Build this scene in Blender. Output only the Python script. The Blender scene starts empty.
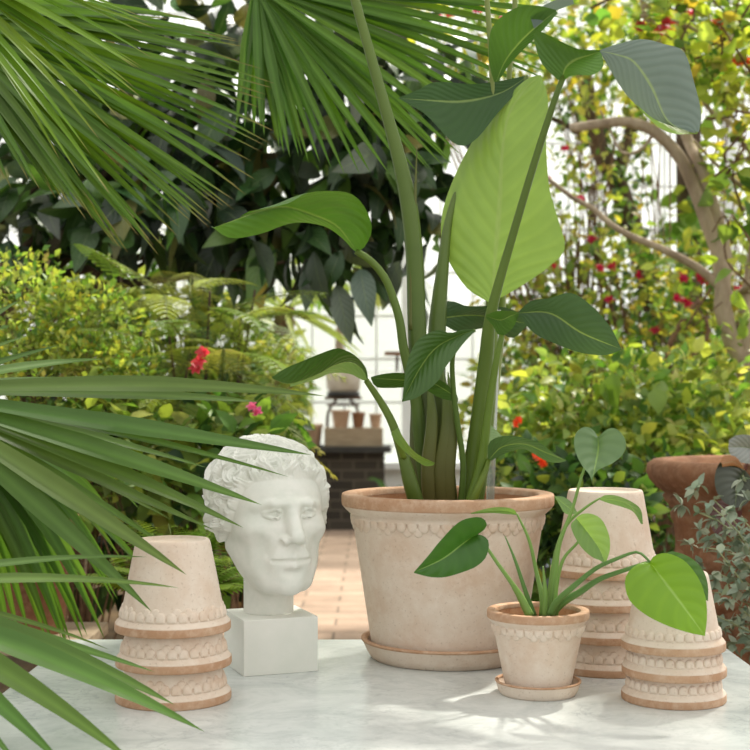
import bpy, math, random
import numpy as np
from mathutils import Vector, Matrix
RNG = np.random.default_rng(7)
random.seed(7)
SC = bpy.context.scene
COL = SC.collection
F, HZ, CAMZ, TZ = 1350.0, 395.0, 1.218, 0.75

def P(px, py, d):
    "point seen at (px, py) of the survey photograph, d metres ahead of the camera"
    return np.array(((px-375.0)/F*d, d, CAMZ-(py-HZ)/F*d))

def hexc(h, a=1.0):
    h = h.lstrip('#')
    c = [int(h[i:i+2], 16)/255 for i in (0, 2, 4)]
    return tuple([(x/12.92 if x <= 0.04045 else ((x+0.055)/1.055)**2.4) for x in c]) + (a,)

# ------------------------------------------------------------------ objects
def link(o, parent=None):
    COL.objects.link(o)
    if parent is not None: o.parent = parent
    return o

def tag(o, label=None, cat=None, group=None, kind=None):
    if label: o['label'] = label
    if cat: o['category'] = cat
    if group: o['group'] = group
    if kind: o['kind'] = kind
    return o

def thing(name, label, cat, loc=(0, 0, 0), group=None):
    o = bpy.data.objects.new(name, None)
    o.empty_display_size = 0.05
    o.location = loc
    link(o)
    return tag(o, label, cat, group)

def copy_tree(o, parent=None):
    c = o.copy(); COL.objects.link(c); c.parent = parent
    for ch in list(o.children): copy_tree(ch, c)
    return c

class MB:
    "collects pieces of one mesh"
    def __init__(s):
        s.v, s.f, s.c, s.l, s.m, s.n = [], [], [], [], [], 0
    def add(s, v, f, col=None, lv=None, mi=0):
        v = np.asarray(v, float).reshape(-1, 3); n = len(v)
        s.v.append(v)
        s.f.extend([tuple(int(i)+s.n for i in q) for q in f])
        s.m.extend([mi]*len(f))
        if col is None: col = (1, 1, 1, 1)
        col = np.asarray(col, float)
        if col.ndim == 1: col = np.tile(col, (n, 1))
        s.c.append(col)
        s.l.append(np.zeros((n, 3)) if lv is None else np.asarray(lv, float))
        s.n += n
        return s
    def build(s, name, mats, parent=None, origin=None, smooth=True):
        me = bpy.data.meshes.new(name)
        v = np.concatenate(s.v)
        if origin is not None: v = v-np.asarray(origin, float)
        me.from_pydata(v.tolist(), [], s.f)
        if not isinstance(mats, (list, tuple)): mats = [mats]
        for m in mats: me.materials.append(m)
        if len(mats) > 1: me.polygons.foreach_set('material_index', s.m)
        a = me.attributes.new('col', 'FLOAT_COLOR', 'POINT')
        a.data.foreach_set('color', np.concatenate(s.c).astype(np.float32).ravel())
        a = me.attributes.new('lv', 'FLOAT_VECTOR', 'POINT')
        a.data.foreach_set('vector', np.concatenate(s.l).astype(np.float32).ravel())
        me.polygons.foreach_set('use_smooth', [smooth]*len(me.polygons))
        me.update()
        o = bpy.data.objects.new(name, me)
        return link(o, parent)

# ------------------------------------------------------------------ geometry
def spline(pts, n):
    "Catmull-Rom through pts, n samples spaced evenly along it"
    p = np.asarray(pts, float)
    if len(p) == 2:
        t = np.linspace(0, 1, n)[:, None]; return p[0]*(1-t)+p[1]*t
    q = np.vstack([2*p[0]-p[1], p, 2*p[-1]-p[-2]])
    out = []
    for i in range(1, len(q)-2):
        t = np.linspace(0, 1, 16, endpoint=False)[:, None]
        a, b, c, d = q[i-1], q[i], q[i+1], q[i+2]
        out.append(0.5*((2*b)+(-a+c)*t+(2*a-5*b+4*c-d)*t*t+(-a+3*b-3*c+d)*t**3))
    out.append(p[-1:]); o = np.vstack(out)
    s = np.r_[0, np.cumsum(np.linalg.norm(np.diff(o, axis=0), axis=1))]
    u = np.linspace(0, s[-1], n)
    return np.stack([np.interp(u, s, o[:, k]) for k in range(o.shape[1])], 1)

def nrm(a):
    return a/np.maximum(np.linalg.norm(a, axis=-1, keepdims=True), 1e-9)

def grid_faces(nu, nv, wrap=False):
    f = []
    for i in range(nu-1):
        for j in range(nv if wrap else nv-1):
            k = (j+1) % nv
            f.append((i*nv+j, i*nv+k, (i+1)*nv+k, (i+1)*nv+j))
    return f

def tube(pts, rad, n=10, k=8, flat=1.0, side=(1, 0, 0), caps=True):
    "tube along pts; rad is a number or list; flat squashes it across 'side'"
    c = spline(pts, n)
    r = np.interp(np.linspace(0, 1, n), np.linspace(0, 1, len(np.atleast_1d(rad))), np.atleast_1d(rad))
    t = nrm(np.gradient(c, axis=0))
    s = np.tile(np.asarray(side, float), (n, 1))
    b = np.cross(t, s); bad = np.linalg.norm(b, axis=1) < 0.15
    b[bad] = np.cross(t[bad], np.array((0.1, 1.0, 0.2))); b = nrm(b); s = nrm(np.cross(b, t))
    a = np.arange(k)*2*math.pi/k
    v = c[:, None]+r[:, None, None]*(np.cos(a)[None, :, None]*s[:, None]+flat*np.sin(a)[None, :, None]*b[:, None])
    f = grid_faces(n, k, True)
    if caps: f += [tuple(range(k))[::-1], tuple((n-1)*k+i for i in range(k))]
    return v.reshape(-1, 3), f

def lathe(prof, k=72, cx=0, cy=0):
    p = np.asarray(prof, float); a = np.arange(k)*2*math.pi/k
    v = np.stack([p[:, 0, None]*np.cos(a)+cx, p[:, 0, None]*np.sin(a)+cy, np.repeat(p[:, 1, None], k, 1)], -1)
    return v.reshape(-1, 3), grid_faces(len(p), k, True)

def box(x0, x1, y0, y1, z0, z1, bev=0.0):
    if bev <= 0:
        v = [(x, y, z) for z in (z0, z1) for y in (y0, y1) for x in (x0, x1)]
        return np.array(v), [(0, 2, 3, 1), (4, 5, 7, 6), (0, 1, 5, 4), (2, 6, 7, 3), (0, 4, 6, 2), (1, 3, 7, 5)]
    import bmesh
    bm = bmesh.new(); bmesh.ops.create_cube(bm, size=1)
    for q in bm.verts: q.co = Vector(((x0+x1)/2+q.co.x*(x1-x0), (y0+y1)/2+q.co.y*(y1-y0), (z0+z1)/2+q.co.z*(z1-z0)))
    bmesh.ops.bevel(bm, geom=bm.edges[:], offset=bev, segments=2, affect='EDGES', profile=0.7)
    bm.verts.index_update()
    v = np.array([q.co[:] for q in bm.verts]); f = [tuple(x.index for x in q.verts) for q in bm.faces]
    bm.free(); return v, f

def bar(a, b, w, h=None):
    "square bar between two points"
    return tube([a, b], [w*0.707]*2, n=2, k=4)

def leaf_patch(mb, A, B, col, d0, d1, da=0.0, db=0.0, n=20, m=6, curve=0.0, ua=0.0, ub=1.0, dm=0.0):
    """surface lofted between two outlines A and B (photo points) of one leaf blade.
    d0/d1: distance at base/tip, da/db: how far each outline leans toward (+) or away."""
    t = np.linspace(0, 1, n); w = np.sin(math.pi*np.clip(t, 0, 1))
    a2, b2 = spline(A, n), spline(B, n)
    d = d0+(d1-d0)*t
    a = np.stack([P(x, y, q) for (x, y), q in zip(a2, d-da*w-dm*w)])
    b = np.stack([P(x, y, q) for (x, y), q in zip(b2, d-db*w-dm*w)])
    u = np.linspace(0, 1, m)
    v = a[:, None]*(1-u)[None, :, None]+b[:, None]*u[None, :, None]
    if curve:
        nn = nrm(np.cross(np.gradient(a+b, axis=0), b-a)); wd = np.linalg.norm(b-a, axis=1)
        sgn = np.sign(-nn[:, 1].sum()+1e-9)
        v = v+(nn*sgn)[:, None]*(wd[:, None]*4*(u*(1-u))[None]*curve)[..., None]
    lv = np.stack([np.broadcast_to((ua+(ub-ua)*u)[None], (n, m)), np.broadcast_to(t[:, None], (n, m)), np.zeros((n, m))], -1)
    mb.add(v.reshape(-1, 3), grid_faces(n, m), col, lv.reshape(-1, 3))

def full_leaf(mb, L, M, R, col, d0, d1, lean=(0, 0), n=22, m=6, curve=0.0, colr=None, dm=0.0):
    leaf_patch(mb, M, L, col, d0, d1, 0, lean[0], n, m, curve, 0, 1, dm)
    leaf_patch(mb, M, R, colr or col, d0, d1, 0, lean[1], n, m, curve, 0, 1, dm)

# ------------------------------------------------------------------ materials
def newmat(name):
    m = bpy.data.materials.new(name); m.use_nodes = True
    nt = m.node_tree; nt.nodes.clear()
    return m, nt, nt.nodes.new('ShaderNodeOutputMaterial')

def N(nt, kind, **kw):
    n = nt.nodes.new('ShaderNode'+kind)
    for k, v in kw.items():
        if k in ('ins',):
            for a, b in v.items(): n.inputs[a].default_value = b
        else: setattr(n, k, v)
    return n

def ramp(nt, fac, stops):
    r = N(nt, 'ValToRGB'); e = r.color_ramp.elements
    while len(e) < len(stops): e.new(0.5)
    for q, (p, c) in zip(e, stops): q.position = p; q.color = c
    nt.links.new(fac, r.inputs[0]); return r.outputs[0]

def mixc(nt, fac, a, b, mode='MIX'):
    n = N(nt, 'Mix', data_type='RGBA', blend_type=mode)
    for s, v in ((0, fac), (6, a), (7, b)):
        if hasattr(v, 'is_output'): nt.links.new(v, n.inputs[s])
        else: n.inputs[s].default_value = v
    return n.outputs[2]

def bsdf(nt, col, rough=0.6, spec=0.5, bump=None, bstr=0.3, bdist=0.01, metal=0.0):
    b = N(nt, 'BsdfPrincipled')
    if hasattr(col, 'is_output'): nt.links.new(col, b.inputs['Base Color'])
    else: b.inputs['Base Color'].default_value = col
    if hasattr(rough, 'is_output'): nt.links.new(rough, b.inputs['Roughness'])
    else: b.inputs['Roughness'].default_value = rough
    b.inputs['Specular IOR Level'].default_value = spec
    b.inputs['Metallic'].default_value = metal
    if bump is not None:
        u = N(nt, 'Bump', ins={'Strength': bstr, 'Distance': bdist})
        nt.links.new(bump, u.inputs['Height']); nt.links.new(u.outputs[0], b.inputs['Normal'])
    return b

def noise(nt, scale, detail=4, rough=0.55, coord='Object', dist=0.0, vec=None):
    n = N(nt, 'TexNoise', ins={'Scale': scale, 'Detail': detail, 'Roughness': rough, 'Distortion': dist})
    if vec is None:
        t = N(nt, 'TexCoord'); vec = t.outputs[coord]
    nt.links.new(vec, n.inputs['Vector']); return n.outputs[0]

def leaf_mat(name, trans=0.4, rough=0.4, spec=0.5, veins=0.0, vein_n=16.0, tint=(1.25, 1.2, 0.55, 1), mid=None):
    m, nt, out = newmat(name)
    at = N(nt, 'Attribute', attribute_name='col').outputs['Color']
    nz = noise(nt, 14, 3)
    col = mixc(nt, 0.35, at, mixc(nt, nz, (0.45, 0.5, 0.4, 1), (1.6, 1.5, 1.5, 1)), 'MULTIPLY')
    hgt = None
    if veins:
        lv = N(nt, 'Attribute', attribute_name='lv').outputs['Vector']
        sp = N(nt, 'SeparateXYZ'); nt.links.new(lv, sp.inputs[0])
        a = N(nt, 'Math', operation='MULTIPLY_ADD', ins={1: -0.28}); nt.links.new(sp.outputs[0], a.inputs[0]); nt.links.new(sp.outputs[1], a.inputs[2])
        b = N(nt, 'Math', operation='MULTIPLY', ins={1: vein_n*6.2832}); nt.links.new(a.outputs[0], b.inputs[0])
        s = N(nt, 'Math', operation='SINE'); nt.links.new(b.outputs[0], s.inputs[0])
        hgt = s.outputs[0]
        f = N(nt, 'MapRange', ins={1: 0.3, 2: 1.0, 3: 0.0, 4: veins}); nt.links.new(hgt, f.inputs[0])
        col = mixc(nt, f.outputs[0], col, mixc(nt, 1.0, col, (1.7, 1.5, 1.5, 1), 'MULTIPLY'))
        g = N(nt, 'MapRange', ins={1: 0.02, 2: 0.055, 3: 0.5, 4: 0.0}); nt.links.new(sp.outputs[0], g.inputs[0])
        col = mixc(nt, g.outputs[0], col, mid or (0.34, 0.46, 0.15, 1))
    pb = bsdf(nt, col, rough, spec, hgt, 0.18, 0.003)
    tr = N(nt, 'BsdfTranslucent')
    nt.links.new(mixc(nt, 1.0, col, tint, 'MULTIPLY'), tr.inputs[0])
    mx = N(nt, 'MixShader', ins={0: trans})
    nt.links.new(pb.outputs[0], mx.inputs[1]); nt.links.new(tr.outputs[0], mx.inputs[2]); nt.links.new(mx.outputs[0], out.inputs[0])
    return m

def plain_mat(name, c1, c2=None, scale=8, rough=0.7, spec=0.4, bstr=0.2, bdist=0.004, metal=0.0, bscale=None, stretch=None):
    m, nt, out = newmat(name)
    tc = N(nt, 'TexCoord'); vec = tc.outputs['Object']
    if stretch:
        mp = N(nt, 'Mapping'); mp.inputs['Scale'].default_value = stretch; nt.links.new(vec, mp.inputs[0]); vec = mp.outputs[0]
    nz = noise(nt, scale, 6, 0.6, vec=vec)
    col = ramp(nt, nz, [(0.35, c1), (0.65, c2 or c1)])
    b = bsdf(nt, col, rough, spec, noise(nt, bscale or scale*6, 4, 0.6, vec=vec), bstr, bdist, metal)
    nt.links.new(b.outputs[0], out.inputs[0]); return m

def clay_mat(name, base, stain, dust, rim=False):
    m, nt, out = newmat(name)
    oi = N(nt, 'ObjectInfo'); tc = N(nt, 'TexCoord')
    ad = N(nt, 'VectorMath', operation='ADD'); rnd = N(nt, 'CombineXYZ')
    mu = N(nt, 'Math', operation='MULTIPLY', ins={1: 37.0}); nt.links.new(oi.outputs['Random'], mu.inputs[0]); nt.links.new(mu.outputs[0], rnd.inputs[0])
    nt.links.new(tc.outputs['Object'], ad.inputs[0]); nt.links.new(rnd.outputs[0], ad.inputs[1]); v = ad.outputs[0]
    big = ramp(nt, noise(nt, 9, 5, 0.6, vec=v), [(0.42, (0, 0, 0, 1)), (0.72, (1, 1, 1, 1))])
    col = mixc(nt, big, base, stain)
    sm = ramp(nt, noise(nt, 55, 6, 0.65, vec=v), [(0.45, (0, 0, 0, 1)), (0.7, (1, 1, 1, 1))])
    f = N(nt, 'Math', operation='MULTIPLY', ins={1: 0.5}); nt.links.new(sm, f.inputs[0])
    col = mixc(nt, f.outputs[0], col, dust)
    sp = ramp(nt, noise(nt, 240, 2, 0.5, vec=v), [(0.62, (1, 1, 1, 1)), (0.74, (0.62, 0.55, 0.5, 1))])
    col = mixc(nt, 0.5, col, sp, 'MULTIPLY')
    b = bsdf(nt, col, 0.9, 0.2, noise(nt, 130, 6, 0.7, vec=v), 0.35 if rim else 0.2, 0.003)
    nt.links.new(b.outputs[0], out.inputs[0]); return m

M = {}
M['clay'] = clay_mat('chalky_clay', hexc('#d9c9b8'), hexc('#ccb29b'), hexc('#e2d6c8'))
M['rim'] = clay_mat('worn_terracotta', hexc('#b18b6d'), hexc('#c09f83'), hexc('#d6bea8'), True)
M['inside'] = clay_mat('inner_terracotta', hexc('#c08a64'), hexc('#b07a55'), hexc('#d2a986'), True)
M['old_clay'] = clay_mat('weathered_terracotta', hexc('#8d6449'), hexc('#6d4e3a'), hexc('#a5846a'), True)
M['far_clay'] = clay_mat('plain_terracotta', hexc('#c4a58c'), hexc('#b08d74'), hexc('#d6c0aa'))
M['plaster'] = plain_mat('white_plaster', hexc('#e6e5dd'), hexc('#d9dbd1'), 7, 0.55, 0.4, 0.08, 0.002, bscale=70)
M['soil'] = plain_mat('soil', hexc('#3a2c20'), hexc('#5a4633'), 30, 0.95, 0.1, 0.8, 0.02)
M['ground'] = plain_mat('bare_earth', hexc('#33291d'), hexc('#5b4a34'), 3, 0.95, 0.1, 0.8, 0.03, bscale=20)
M['bark'] = plain_mat('pale_bark', hexc('#94826f'), hexc('#c4b29c'), 9, 0.85, 0.2, 0.6, 0.02, stretch=(1, 1, 0.35))
M['dark_bark'] = plain_mat('dark_bark', hexc('#3d3327'), hexc('#665543'), 9, 0.9, 0.2, 0.6, 0.02, stretch=(1, 1, 0.35))
M['twig'] = plain_mat('brown_twig', hexc('#5a4433'), hexc('#83684e'), 20, 0.85, 0.2)
M['shag'] = plain_mat('shaggy_fibre', hexc('#5d4a3a'), hexc('#94795f'), 25, 0.95, 0.1, 1.0, 0.03)
M['white_paint'] = plain_mat('white_paint', hexc('#eef0ee'), hexc('#e3e6e4'), 3, 0.5, 0.4, 0.05, 0.002)
M['dark_stone'] = plain_mat('dark_slate', hexc('#2e2e2d'), hexc('#42403d'), 5, 0.6, 0.4)
M['crate'] = plain_mat('weathered_wood', hexc('#94826c'), hexc('#b5a288'), 6, 0.85, 0.2, 0.4, 0.01, stretch=(1, 4, 12))
M['iron'] = plain_mat('rusted_iron', hexc('#4f4239'), hexc('#6f5b4c'), 20, 0.8, 0.3)
M['zinc'] = plain_mat('dull_zinc', hexc('#6f7780'), hexc('#8b929a'), 12, 0.55, 0.5, 0.2, metal=0.3)
M['cream'] = plain_mat('cream_glaze', hexc('#d8cfc0'), hexc('#b9ad9b'), 6, 0.6, 0.4)
M['strel'] = leaf_mat('strelitzia_leaf', 0.35, 0.36, 0.4, 0.11, 12.0)
M['philo'] = leaf_mat('heart_leaf', 0.45, 0.35, 0.5, 0.10, 6.0, mid=(0.36, 0.55, 0.18, 1))
M['stem'] = leaf_mat('green_stem', 0.12, 0.42, 0.35)
M['palm'] = leaf_mat('palm_blade', 0.42, 0.42, 0.3, tint=(1.35, 1.35, 0.4, 1))
M['leaf'] = leaf_mat('garden_leaf', 0.45, 0.45, 0.4, tint=(1.35, 1.3, 0.6, 1))
M['glossleaf'] = leaf_mat('glossy_dark_leaf', 0.22, 0.35, 0.55, 0.25, 9.0, mid=(0.2, 0.27, 0.12, 1))
M['downy'] = leaf_mat('downy_leaf', 0.15, 0.7, 0.2, tint=(1, 1, .8, 1))
M['petal'] = leaf_mat('petal', 0.4, 0.5, 0.3, tint=(1.2, 0.9, 0.9, 1))

# white marble with soft grey veins
m, nt, out = newmat('white_marble')
tc = N(nt, 'TexCoord')
mp = N(nt, 'Mapping'); mp.inputs['Rotation'].default_value = (0, 0, 0.6); mp.inputs['Scale'].default_value = (1.6, 2.4, 1); nt.links.new(tc.outputs['Object'], mp.inputs[0])
n1 = N(nt, 'TexNoise', ins={'Scale': 7.0, 'Detail': 9.0, 'Roughness': 0.62, 'Distortion': 1.2}); nt.links.new(mp.outputs[0], n1.inputs[0])
ab = N(nt, 'Math', operation='SUBTRACT', ins={1: 0.5}); nt.links.new(n1.outputs[0], ab.inputs[0])
ab2 = N(nt, 'Math', operation='ABSOLUTE'); nt.links.new(ab.outputs[0], ab2.inputs[0])
vein = ramp(nt, ab2.outputs[0], [(0.0, (1, 1, 1, 1)), (0.035, (0, 0, 0, 1))])
msk = ramp(nt, noise(nt, 5, 4, 0.6), [(0.42, (0, 0, 0, 1)), (0.68, (1, 1, 1, 1))])
cl = ramp(nt, noise(nt, 9, 8, 0.7, dist=1.0), [(0.3, hexc('#b5bbb9')), (0.6, hexc('#d0d4d1'))])
vf = N(nt, 'Math', operation='MULTIPLY'); nt.links.new(vein, vf.inputs[0]); nt.links.new(msk, vf.inputs[1])
vf2 = N(nt, 'Math', operation='MULTIPLY', ins={1: 0.5}); nt.links.new(vf.outputs[0], vf2.inputs[0])
spk = ramp(nt, noise(nt, 60, 5, 0.7), [(0.6, (1, 1, 1, 1)), (0.75, (0.72, 0.75, 0.75, 1))])
colm = mixc(nt, 1.0, mixc(nt, vf2.outputs[0], cl, hexc('#8b9294')), spk, 'MULTIPLY')
b = bsdf(nt, colm, 0.22, 0.5); nt.links.new(b.outputs[0], out.inputs[0]); M['marble'] = m

# brick path
m, nt, out = newmat('brick_paving')
tc = N(nt, 'TexCoord')
br = N(nt, 'TexBrick', ins={'Color1': hexc('#b49d8b'), 'Color2': hexc('#a08a79'), 'Mortar': hexc('#7f7062'), 'Scale': 1.0, 'Mortar Size': 0.008, 'Brick Width': 0.42, 'Row Height': 0.21})
nt.links.new(tc.outputs['Object'], br.inputs[0])
colb = mixc(nt, 0.6, br.outputs[0], ramp(nt, noise(nt, 4, 6, 0.65), [(0.3, (0.62, 0.6, 0.58, 1)), (0.7, (1.2, 1.15, 1.1, 1))]), 'MULTIPLY')
b = bsdf(nt, colb, 0.9, 0.2, br.outputs[1], -0.3, 0.01); nt.links.new(b.outputs[0], out.inputs[0]); M['paving'] = m
# dark brick
m, nt, out = newmat('dark_brick')
tc = N(nt, 'TexCoord'); mp = N(nt, 'Mapping'); mp.inputs['Rotation'].default_value = (math.pi/2, 0, 0); nt.links.new(tc.outputs['Object'], mp.inputs[0])
br = N(nt, 'TexBrick', ins={'Color1': hexc('#4a443d'), 'Color2': hexc('#3b3732'), 'Mortar': hexc('#5e574e'), 'Scale': 1.0, 'Mortar Size': 0.008, 'Brick Width': 0.22, 'Row Height': 0.09})
nt.links.new(mp.outputs[0], br.inputs[0]); b = bsdf(nt, br.outputs[0], 0.9, 0.2); nt.links.new(b.outputs[0], out.inputs[0]); M['dark_brick'] = m
# glass, slightly milky with algae
m, nt, out = newmat('greenhouse_glass')
tp = N(nt, 'BsdfTransparent'); tp.inputs[0].default_value = (0.96, 0.98, 0.97, 1)
gl = N(nt, 'BsdfGlossy', ins={'Roughness': 0.08}); df = N(nt, 'BsdfTranslucent'); df.inputs[0].default_value = (0.9, 0.92, 0.9, 1)
m1 = N(nt, 'MixShader', ins={0: 0.06}); m2 = N(nt, 'MixShader', ins={0: 0.22})
nt.links.new(tp.outputs[0], m1.inputs[1]); nt.links.new(gl.outputs[0], m1.inputs[2]); nt.links.new(m1.outputs[0], m2.inputs[1]); nt.links.new(df.outputs[0], m2.inputs[2])
nt.links.new(m2.outputs[0], out.inputs[0]); M['glass'] = m
# clear plastic tube
m, nt, out = newmat('clear_plastic')
tp = N(nt, 'BsdfTransparent'); tp.inputs[0].default_value = (0.86, 0.9, 0.86, 1)
gl = N(nt, 'BsdfGlossy', ins={'Roughness': 0.12}); df = N(nt, 'BsdfDiffuse'); df.inputs[0].default_value = (0.75, 0.78, 0.74, 1)
m1 = N(nt, 'MixShader', ins={0: 0.22}); m2 = N(nt, 'MixShader', ins={0: 0.25})
nt.links.new(tp.outputs[0], m1.inputs[1]); nt.links.new(gl.outputs[0], m1.inputs[2]); nt.links.new(m1.outputs[0], m2.inputs[1]); nt.links.new(df.outputs[0], m2.inputs[2])
nt.links.new(m2.outputs[0], out.inputs[0]); M['clear'] = m

# ------------------------------------------------------------------ camera, light, world
cam = bpy.data.cameras.new('camera'); co = bpy.data.objects.new('camera', cam); COL.objects.link(co)
co.location = (0, 0, CAMZ); co.rotation_euler = (math.pi/2, 0, 0)
cam.sensor_width = 36; cam.lens = 36*F/750; cam.shift_y = (HZ-375)/750
cam.dof.use_dof = True; cam.dof.focus_distance = 2.2; cam.dof.aperture_fstop = 7.5
cam.clip_start = 0.05
SC.camera = co
w = bpy.data.worlds.new('world'); SC.world = w; w.use_nodes = True
wn = w.node_tree; wn.nodes.clear()
wo = wn.nodes.new('ShaderNodeOutputWorld'); bg = wn.nodes.new('ShaderNodeBackground')
tc = wn.nodes.new('ShaderNodeTexCoord'); sx = wn.nodes.new('ShaderNodeSeparateXYZ'); wn.links.new(tc.outputs['Generated'], sx.inputs[0])
dp = wn.nodes.new('ShaderNodeVectorMath'); dp.operation = 'DOT_PRODUCT'; dp.inputs[1].default_value = (0.24, 0.06, 0.55)
wn.links.new(tc.outputs['Generated'], dp.inputs[0])
ad = wn.nodes.new('ShaderNodeMath'); ad.operation = 'ADD'; ad.inputs[1].default_value = 1.08; wn.links.new(dp.outputs['Value'], ad.inputs[0])
wn.links.new(ad.outputs[0], bg.inputs[1]); bg.inputs[0].default_value = (0.99, 0.975, 0.94, 1)
wn.links.new(bg.outputs[0], wo.inputs[0])
sl = bpy.data.lights.new('sun', 'SUN'); sl.energy = 7.0; sl.angle = math.radians(2.5); sl.color = (1.0, 0.95, 0.84)
so = bpy.data.objects.new('sun', sl); COL.objects.link(so)
so.rotation_euler = Vector((-0.42, -0.62, -0.95)).to_track_quat('-Z', 'Y').to_euler()
SC.view_settings.view_transform = 'Standard'
SC.view_settings.look = 'None'
SC.view_settings.exposure = 0.0

# ================================================================== the setting
def struct(name, mb, mat, parent=None):
    o = mb.build(name, mat, parent, smooth=False)
    if parent is None: o['kind'] = 'structure'
    return o

g = MB().add(*box(-7, 7, -2.5, 15, -0.12, -0.01)); fl = struct('floor', g, M['ground'])
g = MB().add(*box(-0.86, 0.9, 2.9, 13.0, -0.06, 0.0)); path = struct('paved_path', g, M['paving'])
YW = 13.3
# glazed end wall: frame of white posts and bars, panes of glass, low plinth
g = MB()
for x in np.arange(-6.6, 6.61, 0.315):
    wd = 0.13 if abs(x-0.33) < 0.1 or abs(x+3.1) < 0.1 or abs(x-3.5) < 0.12 else 0.022
    g.add(*box(x-wd/2, x+wd/2, YW-0.03-wd*0.4, YW+0.03, 0.55, 6.0))
for z in np.arange(0.72, 6.0, 0.425):
    g.add(*box(-6.6, 6.6, YW-0.02, YW+0.02, z-0.013, z+0.013))
win = struct('window_1', g, M['white_paint'])
p_ = MB().add(*box(-6.6, 6.6, YW+0.025, YW+0.029, 0.55, 6.0)).build('pane', M['glass'], win, smooth=False)
g = MB().add(*box(-6.8, 6.8, YW-0.12, YW+0.12, -0.02, 0.5)).add(*box(-6.8, 6.8, YW-0.22, YW+0.12, 0.5, 0.56))
struct('wall_back', g, M['white_paint'])

# a second greenhouse beyond the glass
t = thing('greenhouse', 'pale grey gabled greenhouse outside, seen faintly through the glazed end wall', 'greenhouse', (0, 19, 0))
g = MB()
for s in (-1, 1):
    for k in range(6):
        x = -0.25+s*0.62*k*0.0
    g.add(*bar((-0.35+0*s, -0.5, 3.6), (-0.35+s*2.6, -0.5, 1.55), 0.07)); g.add(*bar((-0.35+s*2.6, -0.5, 1.55), (-0.35+s*2.6, -0.5, -0.1), 0.07))
    g.add(*bar((-0.35+s*1.3, -0.5, 2.55), (-0.35+s*1.3, -0.5, -0.1), 0.05))
g.add(*bar((-2.95, -0.5, 1.55), (2.25, -0.5, 1.55), 0.06))
g.build('frame', plain_mat('grey_paint', hexc('#b9bfbe'), hexc('#a9b0af')), t)
g = MB(); g.add(np.array([(-2.9, -.4, 0), (2.2, -.4, 0), (2.2, -.4, 1.55), (-.35, -.4, 3.55), (-2.9, -.4, 1.55)]), [(0, 1, 2, 3, 4)])
g.build('glazing', plain_mat('pale_glazing', hexc('#dfe4e2'), hexc('#cfd6d4'), 2), t, smooth=False)
tag(MB().add(*box(-9, 9, 15, 26, -0.14, -0.02)).build('ground', plain_mat('outside_gravel', hexc('#b8b2a4'), hexc('#a39d8d')), smooth=False), kind='structure')

# ================================================================== marble table
t = thing('marble_table', 'white marble topped table carrying the pots and the plaster head', 'table', (0.04, 2.0, 0))
MB().add(*box(-0.625, 0.61, -0.6, 0.587, TZ-0.035, TZ, 0.003)).build('table_top', M['marble'], t, smooth=False)
for sx_ in (-0.52, 0.5):
    for sy_ in (-0.5, 0.48):
        MB().add(*box(sx_-0.025, sx_+0.025, sy_-0.025, sy_+0.025, 0, TZ-0.035, 0.003)).build('leg', M['iron'], t, smooth=False)
g = MB()
for a_, b_ in (((-0.52, -0.5), (0.5, -0.5)), ((-0.52, 0.48), (0.5, 0.48)), ((-0.52, -0.5), (-0.52, 0.48)), ((0.5, -0.5), (0.5, 0.48))):
    g.add(*bar((*a_, TZ-0.06), (*b_, TZ-0.06), 0.04))
g.build('apron', M['iron'], t, smooth=False)

# ================================================================== terracotta pots
def scallop(mb, R, z, th, s, out, drop, inv=1):
    "one fish-scale hanging from height z on a pot wall; R(z) is the wall radius"
    rings = [0, 0.5, 0.8, 0.93, 1.0]; k = 18; v = []; f = []
    for i, q in enumerate(rings):
        for j in range(k):
            a = 2*math.pi*j/k; ca, sa = math.cos(a), math.sin(a)
            if sa < 0: ca, sa = math.copysign(abs(ca)**.3, ca), -abs(sa)**.3
            x = s*q*ca; y = s*q*sa*drop
            zz = z-y; o = out*(1-q**7)-(0.0014 if q == 1.0 else 0)
            r = R(zz)+o
            v.append((r*math.cos(th+x/r), r*math.sin(th+x/r), zz))
    for i in range(len(rings)-1):
        for j in range(k):
            f.append((i*k+j, i*k+(j+1) % k, (i+1)*k+(j+1) % k, (i+1)*k+j))
    mb.add(v, f)

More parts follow.
